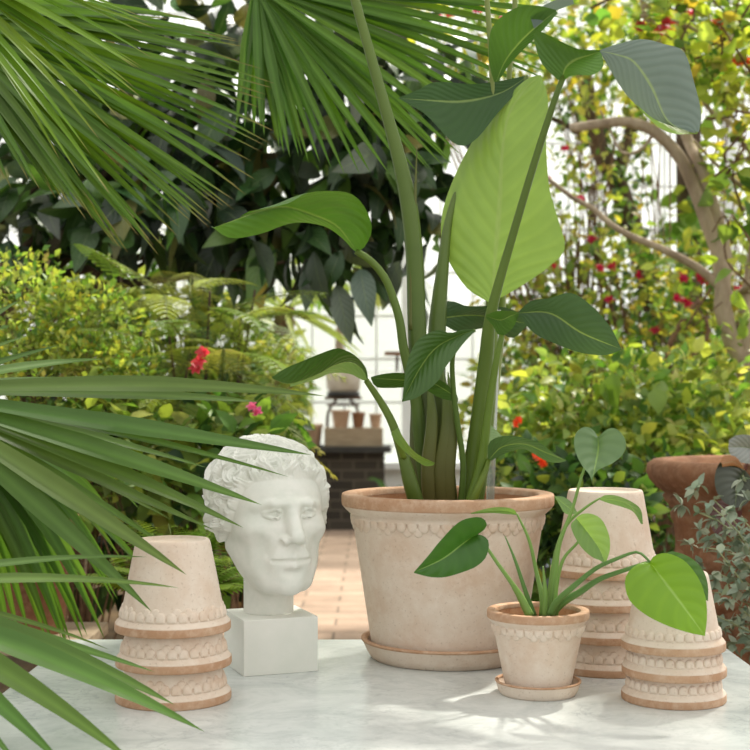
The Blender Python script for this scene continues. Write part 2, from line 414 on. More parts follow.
def make_pot(Rr, Rb, H, tk, lip, collar, ns, rows, label, group=None, recess=0.004, seg=96):
    t = thing('terracotta_pot', label, 'flower pot', group=group)
    dl = 0.085*Rr; Rt = Rr-dl; zc = H-lip-collar
    R = lambda z: Rb+(Rt-Rb)*z/(H-lip)
    pr = [(0.0005, recess), (Rb*0.86, recess), (Rb*0.885, 0.001), (Rb*0.9, 0), (Rb-0.002, 0), (Rb, 0.0025)]
    for q in np.linspace(0.06, 1, 12): pr.append((R(zc*q), zc*q))
    c = collar; dd = Rr-R(zc)
    pr += [(R(zc)+0.14*dd, zc+0.03*c), (R(zc)+0.2*dd, zc+0.16*c), (R(zc)+0.14*dd, zc+0.3*c), (R(zc)+0.3*dd, zc+0.42*c), (R(zc)+0.6*dd, zc+0.66*c),
           (R(zc)+0.82*dd, zc+0.88*c), (R(zc)+0.93*dd, H-lip), (Rt-tk+0.003, H-lip*0.6)]
    mb = MB(); v, f = lathe(pr, seg); mb.add(v, f, mi=0)
    inn = [(Rt-tk+0.001, H-lip*0.5)]+[(R(z)-tk, z) for z in np.linspace(H-lip*1.2, recess+0.011, 8)]+[(0.0005, recess+0.009)]
    v, f = lathe(inn, seg); mb.add(v, f, mi=1)
    mb.build('body', [M['clay'], M['inside']], t)
    rm = [(R(zc)+0.9*dd, H-lip-0.0002), (Rr-0.05*dd, H-lip), (Rr-0.03*dl, H-0.9*lip), (Rr, H-0.6*lip), (Rr-0.0*dl, H-0.2*lip), (Rr-0.06*dl, H-0.05*lip),
          (Rr-0.2*dl, H), (Rt-tk+0.5*dl*0.5, H-0.02*lip), (Rt-tk+0.1*dl, H-0.15*lip), (Rt-tk, H-0.55*lip)]
    v, f = lathe(rm, seg); MB().add(v, f).build('rim', M['rim'], t)
    mb = MB(); s = math.pi*R(zc)/ns*0.97
    for i in range(ns):
        scallop(mb, R, zc-0.55*s, 2*math.pi*i/ns, s, 0.24*s+0.0016, 1.0)
        if rows > 1 and i % 3 != 2: scallop(mb, R, zc-1.35*s, 2*math.pi*(i+0.5)/ns, s*0.93, 0.12*s+0.001, 1.0)
    mb.build('scallop_frieze', M['clay'], t)
    return t

def make_saucer(R, H, label):
    t = thing('saucer', label, 'saucer')
    pr = [(0.0005, 0), (R*0.86, 0), (R*0.885, 0.002), (R*0.93, H*0.35), (R*0.985, H*0.86)]
    mb = MB(); v, f = lathe(pr, 96); mb.add(v, f)
    inn = [(R*0.93, H*0.9), (R*0.905, H*0.3), (R*0.89, 0.009), (R*0.85, 0.0075), (0.0005, 0.0075)]
    v, f = lathe(inn, 96); mb.add(v, f)
    mb.build('dish', M['clay'], t)
    v, f = lathe([(R*0.98, H*0.84), (R, H*0.9), (R, H*0.97), (R*0.98, H), (R*0.95, H), (R*0.925, H*0.88)], 96)
    MB().add(v, f).build('rim', M['rim'], t)
    return t

def px2x(px, d): return (px-375)/F*d
BP = (px2x(447.5, 2.42), 2.42); SP = (px2x(538, 2.12), 2.12)
s = make_saucer(0.155, 0.036, 'large shallow terracotta saucer under the biggest plant pot'); s.location = (*BP, TZ)
big = make_pot(0.19, 0.134, 0.285, 0.013, 0.021, 0.022, 54, 2, 'biggest pale terracotta pot with scalloped frieze holding the tall broad-leaved plant')
big.location = (*BP, TZ+0.008)
v, f = lathe([(0.0005, 0.240), (0.1, 0.243), (0.163, 0.238)], 48); tag(MB().add(v, f).build('soil', M['soil'], big))
s = make_saucer(0.0675, 0.022, 'small terracotta saucer under the little pot at the front of the table'); s.location = (*SP, TZ)
small = make_pot(0.080, 0.0505, 0.124, 0.0075, 0.0125, 0.012, 30, 2, 'small pale terracotta pot with scalloped frieze holding the heart-leaved seedling')
small.location = (*SP, TZ+0.008)
v, f = lathe([(0.0005, 0.101), (0.04, 0.103), (0.0625, 0.1)], 32); MB().add(v, f).build('soil', M['soil'], small)

def stack(proto, px, d, H, step, labels, group, tilt=0.0):
    n = len(labels)
    for k in range(n):
        o = proto if k == 0 else copy_tree(proto)
        o.location = (px2x(px, d)+[0, 0.0006, -0.0008, 0.0007][k]*(k > 0), d, TZ+H+step*k)
        o.rotation_euler = (math.pi, (tilt if k == n-1 else 0), [0.3, 1.9, 4.0, 2.6][k])
        o['label'] = labels[k]; o['group'] = group
pr = make_pot(0.089, 0.0565, 0.139, 0.0068, 0.0125, 0.012, 30, 2, '-', seg=80)
stack(pr, 173.5, 2.083, 0.139, 0.0535, ['upside-down pot at the bottom of the left stack, beside the palm blades', 'upside-down pot in the middle of the left stack, only its frieze and rim showing', 'upside-down pot on top of the left stack, its whole wall and base in view'], 'upturned pots in the left stack')
pr = make_pot(0.0795, 0.0525, 0.117, 0.0044, 0.0115, 0.012, 30, 1, '-', seg=80)
stack(pr, 673.5, 2.08, 0.117, 0.0395, ['upside-down pot at the bottom of the front right stack', 'upside-down pot in the middle of the front right stack', 'upside-down pot on top of the front right stack, behind the large glowing heart leaf'], 'upturned pots in the front right stack')
pr = make_pot(0.0945, 0.0632, 0.145, 0.0058, 0.012, 0.0125, 32, 2, '-', seg=80)
stack(pr, 605, 2.32, 0.145, 0.0535, ['upside-down pot at the bottom of the tall rear right stack', 'upside-down pot second from the bottom of the tall rear right stack', 'upside-down pot third from the bottom of the tall rear right stack', 'upside-down pot on top of the tall rear right stack, pale bare wall in view'], 'upturned pots in the rear right stack', 0.0)

# ================================================================== plaster head
def ell(p, c, r):
    q = p-np.array(c); r = np.array(r)
    k0 = np.linalg.norm(q/r, axis=1); k1 = np.linalg.norm(q/(r*r), axis=1)
    return k0*(k0-1)/np.maximum(k1, 1e-6)
def cap(p, a, b, ra, rb=None):
    rb = ra if rb is None else rb
    a = np.array(a); b = np.array(b); pa = p-a; ba = b-a
    h = np.clip(pa@ba/(ba@ba), 0, 1)
    return np.linalg.norm(pa-h[:, None]*ba, axis=1)-(ra+(rb-ra)*h)
def smin(a, b, k):
    h = np.clip(0.5+0.5*(b-a)/k, 0, 1); return b*(1-h)+a*h-k*h*(1-h)
def smax(a, b, k): return -smin(-a, -b, k)

def head_sdf(p):
    p = p.copy(); p[:, 2] += np.interp(p[:, 2], [-.2, -.02, .1, .3, .6, .78], [0, .022, -.005, -.03, -.028, 0])
    x, y, z = p.T
    m = p.copy(); m[:, 0] = np.abs(x)            # mirrored half
    d = ell(p, (0, .09, .63), (.37, .425, .355))                       # cranium
    d = smin(d, ell(p, (0, -.10, .40), (.312, .275, .40)), .10)        # face
    d = smin(d, ell(p, (0, -.12, .19), (.262, .215, .19)), .08)        # jaw
    d = smin(d, cap(m, (.265, .02, .27), (.13, -.25, .085), .055, .065), .08)   # jaw line
    d = smin(d, ell(p, (0, -.315, .075), (.105, .068, .075)), .07)      # chin
    d = smin(d, ell(p, (0, -.315, .205), (.15, .075, .09)), .07)      # mouth mound
    d = smin(d, ell(m, (.21, -.225, .39), (.085, .085, .065)), .08)  # cheekbones
    d = smax(d, -ell(m, (.225, -.335, .25), (.045, .035, .08)), .08)      # hollow cheeks
    d = smax(d, -ell(m, (.13, -.405, .495), (.085, .072, .05)), .05)  # sockets
    d = smin(d, cap(m, (.035, -.372, .575), (.13, -.352, .572), .026), .035)   # brows
    d = smin(d, cap(m, (.13, -.352, .572), (.215, -.262, .545), .026), .035)
    e = ell(m, (.132, -.288, .503), (.066, .058, .046))                # eyeballs
    d = smin(d, e, .008)
    for a_, b_ in (((.065, -.335, .508), (.095, -.357, .529)), ((.095, -.357, .529), (.135, -.357, .533)), ((.135, -.357, .533), (.185, -.312, .512))):
        d = smin(d, cap(m, a_, b_, .0125), .012)                       # upper lids
    for a_, b_ in (((.065, -.335, .500), (.10, -.352, .476)), ((.10, -.352, .476), (.14, -.348, .474)), ((.14, -.348, .474), (.185, -.312, .495))):
        d = smin(d, cap(m, a_, b_, .0095), .012)                       # lower lids
    d = smin(d, cap(p, (0, -.345, .56), (0, -.432, .37), .04, .05), .05)     # nose bridge
    d = smin(d, ell(p, (0.004, -.437, .345), (.056, .045, .038)), .03) # tip, chipped
    d = smin(d, ell(m, (.062, -.385, .325), (.036, .045, .032)), .025)  # wings
    d = smax(d, -ell(m, (.026, -.43, .297), (.018, .025, .016)), .015) # nostrils
    d = smax(d, -cap(m, (.085, -.385, .315), (.16, -.325, .235), .006), .04)   # folds
    d = smax(d, -cap(p, (0, -.40, .285), (0, -.412, .25), .007), .025) # philtrum
    up = np.minimum(*[cap(p, (0, -.394, .224), (q*.128, -.335, .205), .029, .013) for q in (-1, 1)])
    lo = np.minimum(*[cap(p, (0, -.388, .172), (q*.11, -.335, .183), .035, .015) for q in (-1, 1)])
    d = smin(smin(d, up, .02), lo, .02)
    d = smax(d, -np.minimum(*[cap(p, (0, -.425, .200), (q*.142, -.348, .200), .0095) for q in (-1, 1)]), .014)
    d = smax(d, -ell(p, (0, -.40, .128), (.08, .028, .020)), .03)      # under the lip
    for zz, a_ in ((.665, .004), (.70, .004)):                          # brow creases
        d = smax(d, -cap(p, (-.14, -.368, zz), (.14, -.368, zz), .012), .02)
    d = smin(d, smax(ell(m, (.345, .055, .40), (.045, .075, .115)), -ell(m, (.392, .03, .41), (.025, .04, .07)), .01), .02)   # ears
    nk = smax(np.hypot(x, (y-.03)/1.0)-.172+.0*z, np.abs(z+.09)-.2, .01)
    return smin(d, nk, .035)

def make_head(parent):
    nt_, np_ = 340, 400
    th = np.linspace(0.002, math.pi-0.002, nt_); ph = np.linspace(0, 2*math.pi, np_, endpoint=False)
    T, Q = np.meshgrid(th, ph, indexing='ij')
    dr = np.stack([np.sin(T)*np.cos(Q), np.sin(T)*np.sin(Q), np.cos(T)], -1).reshape(-1, 3)
    o = np.array((0, -.03, .46)); r = np.full(len(dr), 0.05)
    for it in range(46):
        r = r-0.75*head_sdf(o+dr*r[:, None]); r = np.clip(r, .02, .9)
    p = o+dr*r[:, None]
    # carved locks of hair, laid as overlapping comma shapes
    x, y, z = p.T
    az = np.arctan2(np.abs(x), -y)                     # 0 at the face, pi at the back
    line = np.interp(az, [0, .45, .75, .95, 1.15, 1.42, 1.65, 1.9, 2.3, 3.15], [.755, .75, .735, .68, .53, .36, .40, .36, .17, .10])
    mask = np.clip((z-line)/.05, 0, 1); mask = mask*mask*(3-2*mask)
    mask *= (np.hypot(x, y-.03) > .15) | (z > .3)
    rg = np.random.default_rng(21); c = []
    k = 640
    for i in range(k):
        zz = 1-2*(i+.5)/k; a = i*2.39996+rg.normal(0, .12)
        c.append((math.sqrt(1-zz*zz)*math.cos(a), math.sqrt(1-zz*zz)*math.sin(a), zz))
    c = np.array(c); c = c[c[:, 2] > -.75]
    hidx = np.where(mask > 0)[0]; D = dr[hidx]; h = np.zeros(len(hidx))
    dirs = rg.normal(0, .75, len(c))
    for j in range(len(c)):
        n = c[j]; dn = D@n; near = np.where(dn > .965)[0]
        if len(near) == 0: continue
        down = np.array((0, -.25, -1.0)) if n[1] < .2 else np.array((0, .1, -1.0))
        down = down-n*(down@n); down = down/(np.linalg.norm(down)+1e-6)
        if n[2] > .75: down = np.array((n[0], n[1]-.4, 0)); down = down-n*(down@n); down /= np.linalg.norm(down)+1e-6
        sd = np.cross(n, down); a = dirs[j]; e1 = down*math.cos(a)+sd*math.sin(a); e2 = np.cross(n, e1)
        q = D[near]-n; u = q@e1; w2 = q@e2
        bend = (1 if j % 2 else -1)*(3.5+rg.random()*3); w2 = w2+bend*(u+.05)**2-bend*.006
        L, W = .165+.05*rg.random(), .06+.02*rg.random()
        wd = W*np.clip(1.1-.35*u/L, .3, 1.4)
        dome = 1-(u/L)**2-(w2/wd)**2
        ok = dome > 0
        hh = np.sqrt(np.clip(dome, 0, 1))*(.040+.02*((j*7) % 5)/4)+.0075*np.cos(w2/wd*9.5)*ok
        h[near] = np.where(ok, np.maximum(h[near], hh), h[near])
    disp = np.zeros(len(dr)); disp[hidx] = mask[hidx]*(.010+h*1.05)
    g3 = disp.reshape(nt_, np_); g3 = (g3*2+np.roll(g3, 1, 1)+np.roll(g3, -1, 1))/4; disp = g3.ravel()
    p = p+dr*disp[:, None]
    p[:, 2] = np.maximum(p[:, 2], -.18)
    f = grid_faces(nt_, np_, True)
    f += [tuple(range(np_))[::-1], tuple((nt_-1)*np_+i for i in range(np_))]
    f = [q[::-1] for q in f]
    return MB().add(p, f)

bust = thing('plaster_bust', 'white plaster head of a curly haired man on a square white plinth', 'bust', (px2x(271, 2.325), 2.325, TZ))
bust.rotation_euler = (0, 0, math.radians(21))
MB().add(*box(-.0665, .0635, -.065, .065, 0, .0935, .002)).build('plinth', M['plaster'], bust, smooth=False)
hd = make_head(bust).build('head', M['plaster'], bust)
hd.scale = (.25, .25, .25); hd.location = (0.0, 0.004, .1375); hd.rotation_euler = (0, 0, math.radians(7))

# ================================================================== leafy plants
def jit(c, s=0.12):
    k = 1+RNG.normal(0, s)
    return (max(c[0]*k*(1+RNG.normal(0, s*.6)), .002), max(c[1]*k, .002), max(c[2]*k*(1+RNG.normal(0, s*.6)), .002), 1)

def leaf_template(n=4, width=0.5, bend=0.25, fold=0.18, tipw=0.75, notch=0.0, wave=0.0):
    "blade along +Y of length 1, three vertices across"
    t = np.linspace(0, 1, n+1); wd = width*np.sin(math.pi*np.clip(t**tipw, 0, 1)*0.985+0.015)*0.5
    z = -bend*t*t
    v = []; lv = []
    for i in range(n+1):
        y = t[i]*(1-0.25*bend*t[i])
        nb = -notch*(1-t[i])**6
        for sgn in (-1, 0, 1):
            v.append((sgn*wd[i], y+(nb if sgn else 0), z[i]+(fold*wd[i] if sgn else 0)+(wave*math.sin(i*2.3+sgn) if sgn else 0))); lv.append((abs(sgn), t[i], 0))
    return np.array(v), grid_faces(n+1, 3), np.array(lv)

T_OVATE = leaf_template(4, .55, .3, .25)
T_BROAD = leaf_template(5, .85, .3, .2, .62, .08)
T_LANCE = leaf_template(6, .36, .35, .3)
T_SMALL = leaf_template(2, .6, .2, .3)
T_BIG = leaf_template(9, .40, .45, .3, .85, 0, .008)

def frames(direction, up_jit=1.0):
    y = nrm(direction); r = RNG.normal(0, up_jit, y.shape)+np.array((0, 0, 1.0))
    x = nrm(np.cross(y, r)); z = np.cross(x, y)
    return np.stack([x, y, z], -1)           # columns

def scatter(mb, pos, direc, size, cols, tmpl, upj=0.5):
    v, f, lv = tmpl; n = len(pos); R_ = frames(direc, upj)
    w_ = np.einsum('nij,kj->nki', R_, v)*np.asarray(size)[:, None, None]+pos[:, None]
    k = len(v); F_ = (np.array(f)[None]+(np.arange(n)*k)[:, None, None]).reshape(-1, 4)
    mb.add(w_.reshape(-1, 3), F_.tolist(), np.repeat(np.asarray(cols), k, 0), np.tile(lv, (n, 1)))

def blob(n, c, r, hollow=0.0):
    d = nrm(RNG.normal(0, 1, (n, 3))); q = RNG.random(n)**(1/3)*(1-hollow)+hollow*RNG.random(n)**.2
    return c+d*q[:, None]*np.asarray(r), d

def cols_from(n, pal, wts=None, s=0.16):
    idx = RNG.choice(len(pal), n, p=None if wts is None else np.array(wts)/sum(wts))
    return np.array([jit(pal[i], s) for i in idx])

YG = (.34, .42, .09, 1); LG = (.19, .31, .065, 1); MG = (.10, .21, .04, 1); DG = (.035, .085, .022, 1); YE = (.50, .45, .08, 1); GG = (.17, .23, .14, 1); BR = (.25, .15, .06, 1); VD = (.015, .035, .012, 1); OL = (.2, .2, .07, 1)

def bushy(name, label, cat, base, blobs, pal, wts, tmpl, size, mat='leaf', stem_mat='twig', group=None, upj=0.6, droop=0.15, nst=14, hollow=0.2, stem_r=0.006, out=0.6):
    """one plant: stems from 'base' into leaf masses; blobs = [(px,py,d, rx,ry,rz, n)]"""
    t = thing(name, label, cat, base, group); b0 = np.array(base, float)
    fm, sm = MB(), MB()
    for (px, py, d, rx, ry, rz, n) in blobs:
        c = P(px, py, d); pos, dr = blob(n, c, (rx, ry, rz), hollow)
        dirs = nrm(dr*out+RNG.normal(0, .5, (n, 3))+np.array((0, 0, .25-droop)))
        scatter(fm, pos, dirs, size*(.65+.7*RNG.random(n)), cols_from(n, pal, wts), tmpl, upj)
        for k in range(nst):
            e = c+nrm(RNG.normal(0, 1, 3))*np.array((rx, ry, rz))*(.3+.55*RNG.random())
            m1 = b0*.45+c*.55+RNG.normal(0, .04, 3)+np.array((0, 0, -rz*.5)); 
            if b0[2] < .3: m1[2] = max(m1[2], b0[2]+.05)
            v, f = tube([b0+RNG.normal(0, .02, 3)*np.array((1, 1, 0)), m1, c*.5+e*.5+RNG.normal(0, .03, 3), e], [stem_r, stem_r*.75, stem_r*.5, stem_r*.25], 9, 5); sm.add(v, f)
    sm.build('stems', M[stem_mat], t, b0)
    fm.build('foliage', M[mat], t, b0)
    return t

def flower(parent, p, size, col, col2=None, kind='cup'):
    mb = MB(); b0 = np.array(parent.location)
    n = 6; a = np.arange(n)*2*math.pi/n
    dr = np.stack([np.cos(a), np.sin(a)*.7-.3, np.sin(a)*.8+.1], 1)
    scatter(mb, np.tile(np.asarray(p, float)-b0, (n, 1)), dr, np.full(n, size), [jit(col, .12) for _ in range(n)], T_BROAD, .8)
    mb.build('flower', M['petal'], parent)

def grow_branch(mb, pts, r0, r1, n=24, k=9, twigs=0, tl=0.3):
    v, f = tube(pts, [r0, r1], n, k); mb.add(v, f)

# ------------------------------------------------------------------ tall broad-leaved plant in the big pot
base = np.array((*BP, TZ+0.24))
plant = thing('bird_of_paradise_plant', 'tall broad-leaved plant with long green stalks growing in the biggest pot', 'plant', base)
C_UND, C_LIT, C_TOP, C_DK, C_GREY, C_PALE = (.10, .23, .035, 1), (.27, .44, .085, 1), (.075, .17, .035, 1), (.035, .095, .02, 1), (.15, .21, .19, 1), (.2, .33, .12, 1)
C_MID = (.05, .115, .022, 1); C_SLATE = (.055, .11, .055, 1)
def sleaf(label, build):
    mb = MB(); build(mb); o = mb.build('leaf', M['strel'], plant, base)
    return tag(o, label)
def stalk(pts, r, col=(.10, .20, .045, 1), parent=None, n=26, flat=.85, colb=None, name='stalk', k=10):
    p3 = [P(a, b, c) for a, b, c in pts]; v, f = tube(p3, r, n, k, flat)
    col = (col[0]*1.15, col[1]*.95, col[2]*.6, 1); colb = colb and (colb[0]*1.12, colb[1]*.95, colb[2]*.6, 1)
    cc = None
    tt = np.repeat(np.linspace(0, 1, n), k)[:, None]
    cc = np.array(colb or col)*(1-tt)+np.array(col)*tt
    mb = MB().add(v, f, cc)
    return mb.build(name, M['stem'], parent or plant, base if parent is None else base)

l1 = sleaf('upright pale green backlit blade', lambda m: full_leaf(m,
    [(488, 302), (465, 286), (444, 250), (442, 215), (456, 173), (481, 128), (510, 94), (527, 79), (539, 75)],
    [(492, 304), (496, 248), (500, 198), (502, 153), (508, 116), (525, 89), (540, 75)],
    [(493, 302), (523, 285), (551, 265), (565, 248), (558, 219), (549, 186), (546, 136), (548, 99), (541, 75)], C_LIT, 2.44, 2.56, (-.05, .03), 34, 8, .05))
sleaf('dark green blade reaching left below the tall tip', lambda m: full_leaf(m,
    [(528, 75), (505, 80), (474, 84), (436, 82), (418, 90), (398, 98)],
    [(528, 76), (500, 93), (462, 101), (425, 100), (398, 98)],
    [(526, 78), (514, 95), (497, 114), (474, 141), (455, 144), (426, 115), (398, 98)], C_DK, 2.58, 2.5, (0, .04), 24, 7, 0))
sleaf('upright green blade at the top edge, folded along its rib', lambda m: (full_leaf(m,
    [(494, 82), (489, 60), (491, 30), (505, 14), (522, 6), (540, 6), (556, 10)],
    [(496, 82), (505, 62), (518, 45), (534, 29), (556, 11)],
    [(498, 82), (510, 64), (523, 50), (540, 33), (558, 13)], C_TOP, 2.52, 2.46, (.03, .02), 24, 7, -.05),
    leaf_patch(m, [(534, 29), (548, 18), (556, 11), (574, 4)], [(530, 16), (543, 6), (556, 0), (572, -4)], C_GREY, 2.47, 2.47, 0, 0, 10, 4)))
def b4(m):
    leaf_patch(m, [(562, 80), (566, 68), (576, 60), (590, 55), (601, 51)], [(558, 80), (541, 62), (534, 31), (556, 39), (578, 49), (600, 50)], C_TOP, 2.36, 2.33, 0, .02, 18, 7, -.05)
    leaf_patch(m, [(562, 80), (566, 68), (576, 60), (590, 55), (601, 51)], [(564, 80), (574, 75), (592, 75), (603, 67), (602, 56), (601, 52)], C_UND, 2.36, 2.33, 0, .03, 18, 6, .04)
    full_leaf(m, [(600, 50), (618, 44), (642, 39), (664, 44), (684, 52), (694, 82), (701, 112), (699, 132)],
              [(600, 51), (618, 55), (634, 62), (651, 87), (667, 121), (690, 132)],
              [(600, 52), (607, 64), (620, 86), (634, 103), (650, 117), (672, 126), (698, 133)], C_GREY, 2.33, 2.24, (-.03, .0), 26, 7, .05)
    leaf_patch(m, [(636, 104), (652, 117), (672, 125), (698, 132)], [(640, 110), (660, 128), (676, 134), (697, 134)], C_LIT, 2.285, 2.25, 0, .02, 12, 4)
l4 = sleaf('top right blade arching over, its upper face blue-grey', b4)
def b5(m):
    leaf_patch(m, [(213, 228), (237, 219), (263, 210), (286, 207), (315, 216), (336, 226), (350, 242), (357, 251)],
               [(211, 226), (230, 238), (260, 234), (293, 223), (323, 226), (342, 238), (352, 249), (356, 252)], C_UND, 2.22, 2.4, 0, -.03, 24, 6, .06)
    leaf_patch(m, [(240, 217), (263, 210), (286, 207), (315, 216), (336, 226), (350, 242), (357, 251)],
               [(250, 211), (286, 204), (305, 194), (323, 191), (349, 193), (364, 206), (372, 228), (366, 245), (358, 252)], (.085, .21, .025, 1), 2.26, 2.4, 0, .06, 24, 7, -.08)  # far half given a brighter green so it looks lit
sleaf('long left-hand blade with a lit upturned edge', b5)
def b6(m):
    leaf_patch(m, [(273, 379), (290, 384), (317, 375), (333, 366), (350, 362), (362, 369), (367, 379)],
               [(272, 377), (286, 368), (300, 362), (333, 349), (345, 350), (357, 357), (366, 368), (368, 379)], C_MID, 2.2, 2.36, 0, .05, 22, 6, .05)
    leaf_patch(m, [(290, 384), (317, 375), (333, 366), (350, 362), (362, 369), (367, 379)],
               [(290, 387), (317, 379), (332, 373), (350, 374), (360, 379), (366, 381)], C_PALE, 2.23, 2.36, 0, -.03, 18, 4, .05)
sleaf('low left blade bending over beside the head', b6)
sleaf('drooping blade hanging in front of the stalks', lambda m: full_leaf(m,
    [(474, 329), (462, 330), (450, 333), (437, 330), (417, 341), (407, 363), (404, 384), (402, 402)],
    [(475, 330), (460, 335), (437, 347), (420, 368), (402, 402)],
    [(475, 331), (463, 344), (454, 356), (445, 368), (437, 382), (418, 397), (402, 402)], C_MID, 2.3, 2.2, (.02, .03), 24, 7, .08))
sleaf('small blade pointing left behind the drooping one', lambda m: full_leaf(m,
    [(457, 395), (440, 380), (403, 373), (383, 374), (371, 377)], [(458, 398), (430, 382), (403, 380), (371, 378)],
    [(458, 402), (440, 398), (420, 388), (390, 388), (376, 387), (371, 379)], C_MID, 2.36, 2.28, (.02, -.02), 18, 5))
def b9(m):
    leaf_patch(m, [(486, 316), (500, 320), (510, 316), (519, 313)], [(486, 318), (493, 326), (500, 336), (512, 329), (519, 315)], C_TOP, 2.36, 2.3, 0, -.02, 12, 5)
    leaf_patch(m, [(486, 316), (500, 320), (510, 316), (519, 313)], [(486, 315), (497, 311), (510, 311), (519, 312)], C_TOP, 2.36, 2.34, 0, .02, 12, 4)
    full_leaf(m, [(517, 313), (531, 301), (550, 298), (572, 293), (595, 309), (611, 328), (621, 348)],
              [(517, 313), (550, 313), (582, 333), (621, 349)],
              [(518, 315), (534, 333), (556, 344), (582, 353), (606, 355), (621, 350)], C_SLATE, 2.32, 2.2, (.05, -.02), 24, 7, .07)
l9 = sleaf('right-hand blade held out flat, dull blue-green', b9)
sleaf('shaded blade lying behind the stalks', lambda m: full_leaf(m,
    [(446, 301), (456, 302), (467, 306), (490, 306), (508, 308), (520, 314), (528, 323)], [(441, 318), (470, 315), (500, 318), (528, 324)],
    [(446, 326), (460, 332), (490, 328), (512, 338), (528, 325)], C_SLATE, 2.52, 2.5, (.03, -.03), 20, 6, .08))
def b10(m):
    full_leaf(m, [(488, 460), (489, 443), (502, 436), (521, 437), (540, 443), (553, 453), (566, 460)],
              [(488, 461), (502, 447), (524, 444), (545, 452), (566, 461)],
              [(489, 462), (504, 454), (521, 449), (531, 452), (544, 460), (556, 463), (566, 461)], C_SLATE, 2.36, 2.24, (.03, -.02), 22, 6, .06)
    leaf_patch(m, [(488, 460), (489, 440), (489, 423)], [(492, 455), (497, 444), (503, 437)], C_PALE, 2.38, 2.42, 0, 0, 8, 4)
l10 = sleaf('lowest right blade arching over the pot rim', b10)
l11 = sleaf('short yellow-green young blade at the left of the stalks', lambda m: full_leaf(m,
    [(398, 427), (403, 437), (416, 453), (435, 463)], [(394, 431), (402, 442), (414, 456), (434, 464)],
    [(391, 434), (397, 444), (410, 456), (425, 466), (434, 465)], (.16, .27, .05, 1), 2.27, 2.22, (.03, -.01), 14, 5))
# stalks: the brown-green sheathed bases first
DKG = (.055, .115, .03, 1); BRN = (.085, .105, .045, 1); LGS = (.15, .26, .06, 1)
st = stalk([(427, 506, 2.42), (429, 470, 2.42), (431, 420, 2.42), (429, 385, 2.43), (428, 352, 2.44)], [.030, .036, .038, .034, .024], DKG, flat=.55, colb=BRN, n=30, name='sheathed_base', k=20)
for a_, b_, c_ in ((424, 432, 418), (437, 447, 440), (444, 452, 446)):
    stalk([(a_+6, 506, 2.385), (a_+4, 470, 2.375), (b_, 420, 2.375), (b_-4, 372, 2.40)], [.012, .013, .010, .0008], (.08, .15, .04, 1), flat=.4, colb=(.115, .12, .055, 1), name='sheath')
tall = stalk([(426, 500, 2.43), (424, 440, 2.43), (420, 375, 2.42), (417, 330, 2.42), (414, 250, 2.43), (404, 180, 2.44), (376, 75, 2.46), (355, 0, 2.48), (336, -70, 2.5)], [.008, .012, .017, .016, .0155, .0115, .0095, .0085, .008], (.12, .22, .06, 1), colb=DKG, n=44)
stalk([(434, 500, 2.44), (435, 440, 2.44), (436, 370, 2.44), (437, 331, 2.45), (442, 275, 2.47), (450, 215, 2.52), (470, 165, 2.56), (505, 105, 2.58), (527, 77, 2.58)], [.008, .012, .0175, .016, .011, .007, .0065, .006, .005], (.11, .2, .05, 1), colb=DKG, n=40)
stalk([(411, 330, 2.41), (413, 260, 2.42), (415, 200, 2.43), (417, 145, 2.43)], [.004, .0055, .0035, .0006], (.1, .14, .05, 1), name='spear', flat=.5)
stalk([(424, 504, 2.41), (421, 450, 2.405), (416, 400, 2.40), (404, 350, 2.40), (399, 318, 2.40), (387, 282, 2.40), (372, 262, 2.40), (356, 251, 2.40)], [.006, .011, .0125, .010, .0085, .0075, .007, .006], (.11, .21, .05, 1), colb=DKG, n=30)
stalk([(417, 505, 2.35), (411, 485, 2.34), (403, 455, 2.34), (393, 425, 2.35), (382, 404, 2.36), (366, 380, 2.36)], [.014, .013, .0095, .0075, .0065, .005], (.12, .22, .05, 1), colb=(.075, .14, .035, 1), n=26)
stalk([(404, 458, 2.335), (398, 443, 2.31), (393, 432, 2.28)], [.006, .005, .003], LGS, n=10)
# right-hand clump
stalk([(466, 506, 2.40), (472, 470, 2.40), (479, 420, 2.40), (486, 360, 2.40), (492, 310, 2.39), (514, 231, 2.38), (535, 161, 2.37), (556, 96, 2.36), (564, 76, 2.36)], [.017, .016, .0145, .0125, .0085, .0072, .0068, .0062, .005], (.085, .17, .035, 1), colb=(.10, .19, .035, 1), n=48)
stalk([(475, 506, 2.43), (484, 450, 2.43), (490, 380, 2.43), (493, 330, 2.44), (493, 303, 2.45)], [.013, .013, .013, .011, .006], (.13, .24, .05, 1), colb=(.085, .16, .035, 1), n=26)
stalk([(470, 506, 2.36), (481, 465, 2.36), (488, 414, 2.355), (496, 363, 2.35), (502, 335, 2.35)], [.011, .0095, .0075, .0065, .005], (.11, .22, .04, 1), n=24)
stalk([(471, 506, 2.345), (478, 488, 2.34), (485, 472, 2.345), (489, 460, 2.355)], [.009, .007, .0055, .004], (.12, .22, .045, 1), n=14)
stalk([(461, 506, 2.38), (463, 463, 2.37), (457, 420, 2.36), (453, 385, 2.35), (453, 355, 2.33), (462, 340, 2.31), (475, 330, 2.30)], [.006, .0055, .005, .005, .0045, .004, .003], (.08, .17, .04, 1), n=30)
stalk([(455, 506, 2.41), (452, 470, 2.41), (449, 440, 2.41)], [.006, .005, .001], (.2, .25, .07, 1), n=10, name='spear')
for (x0, x1, x2, y2, d_) in ((488, 492, 487, 0, 2.56), (500, 509, 515, 0, 2.6)):
    stalk([(478, 506, 2.46), (x0, 340, 2.5), (x0+4, 200, d_), (x1, 80, d_), (x2, y2, d_), (x2-4, -60, d_)], [.01, .008, .007, .0055, .005, .005], (.2, .3, .13, 1), n=36)
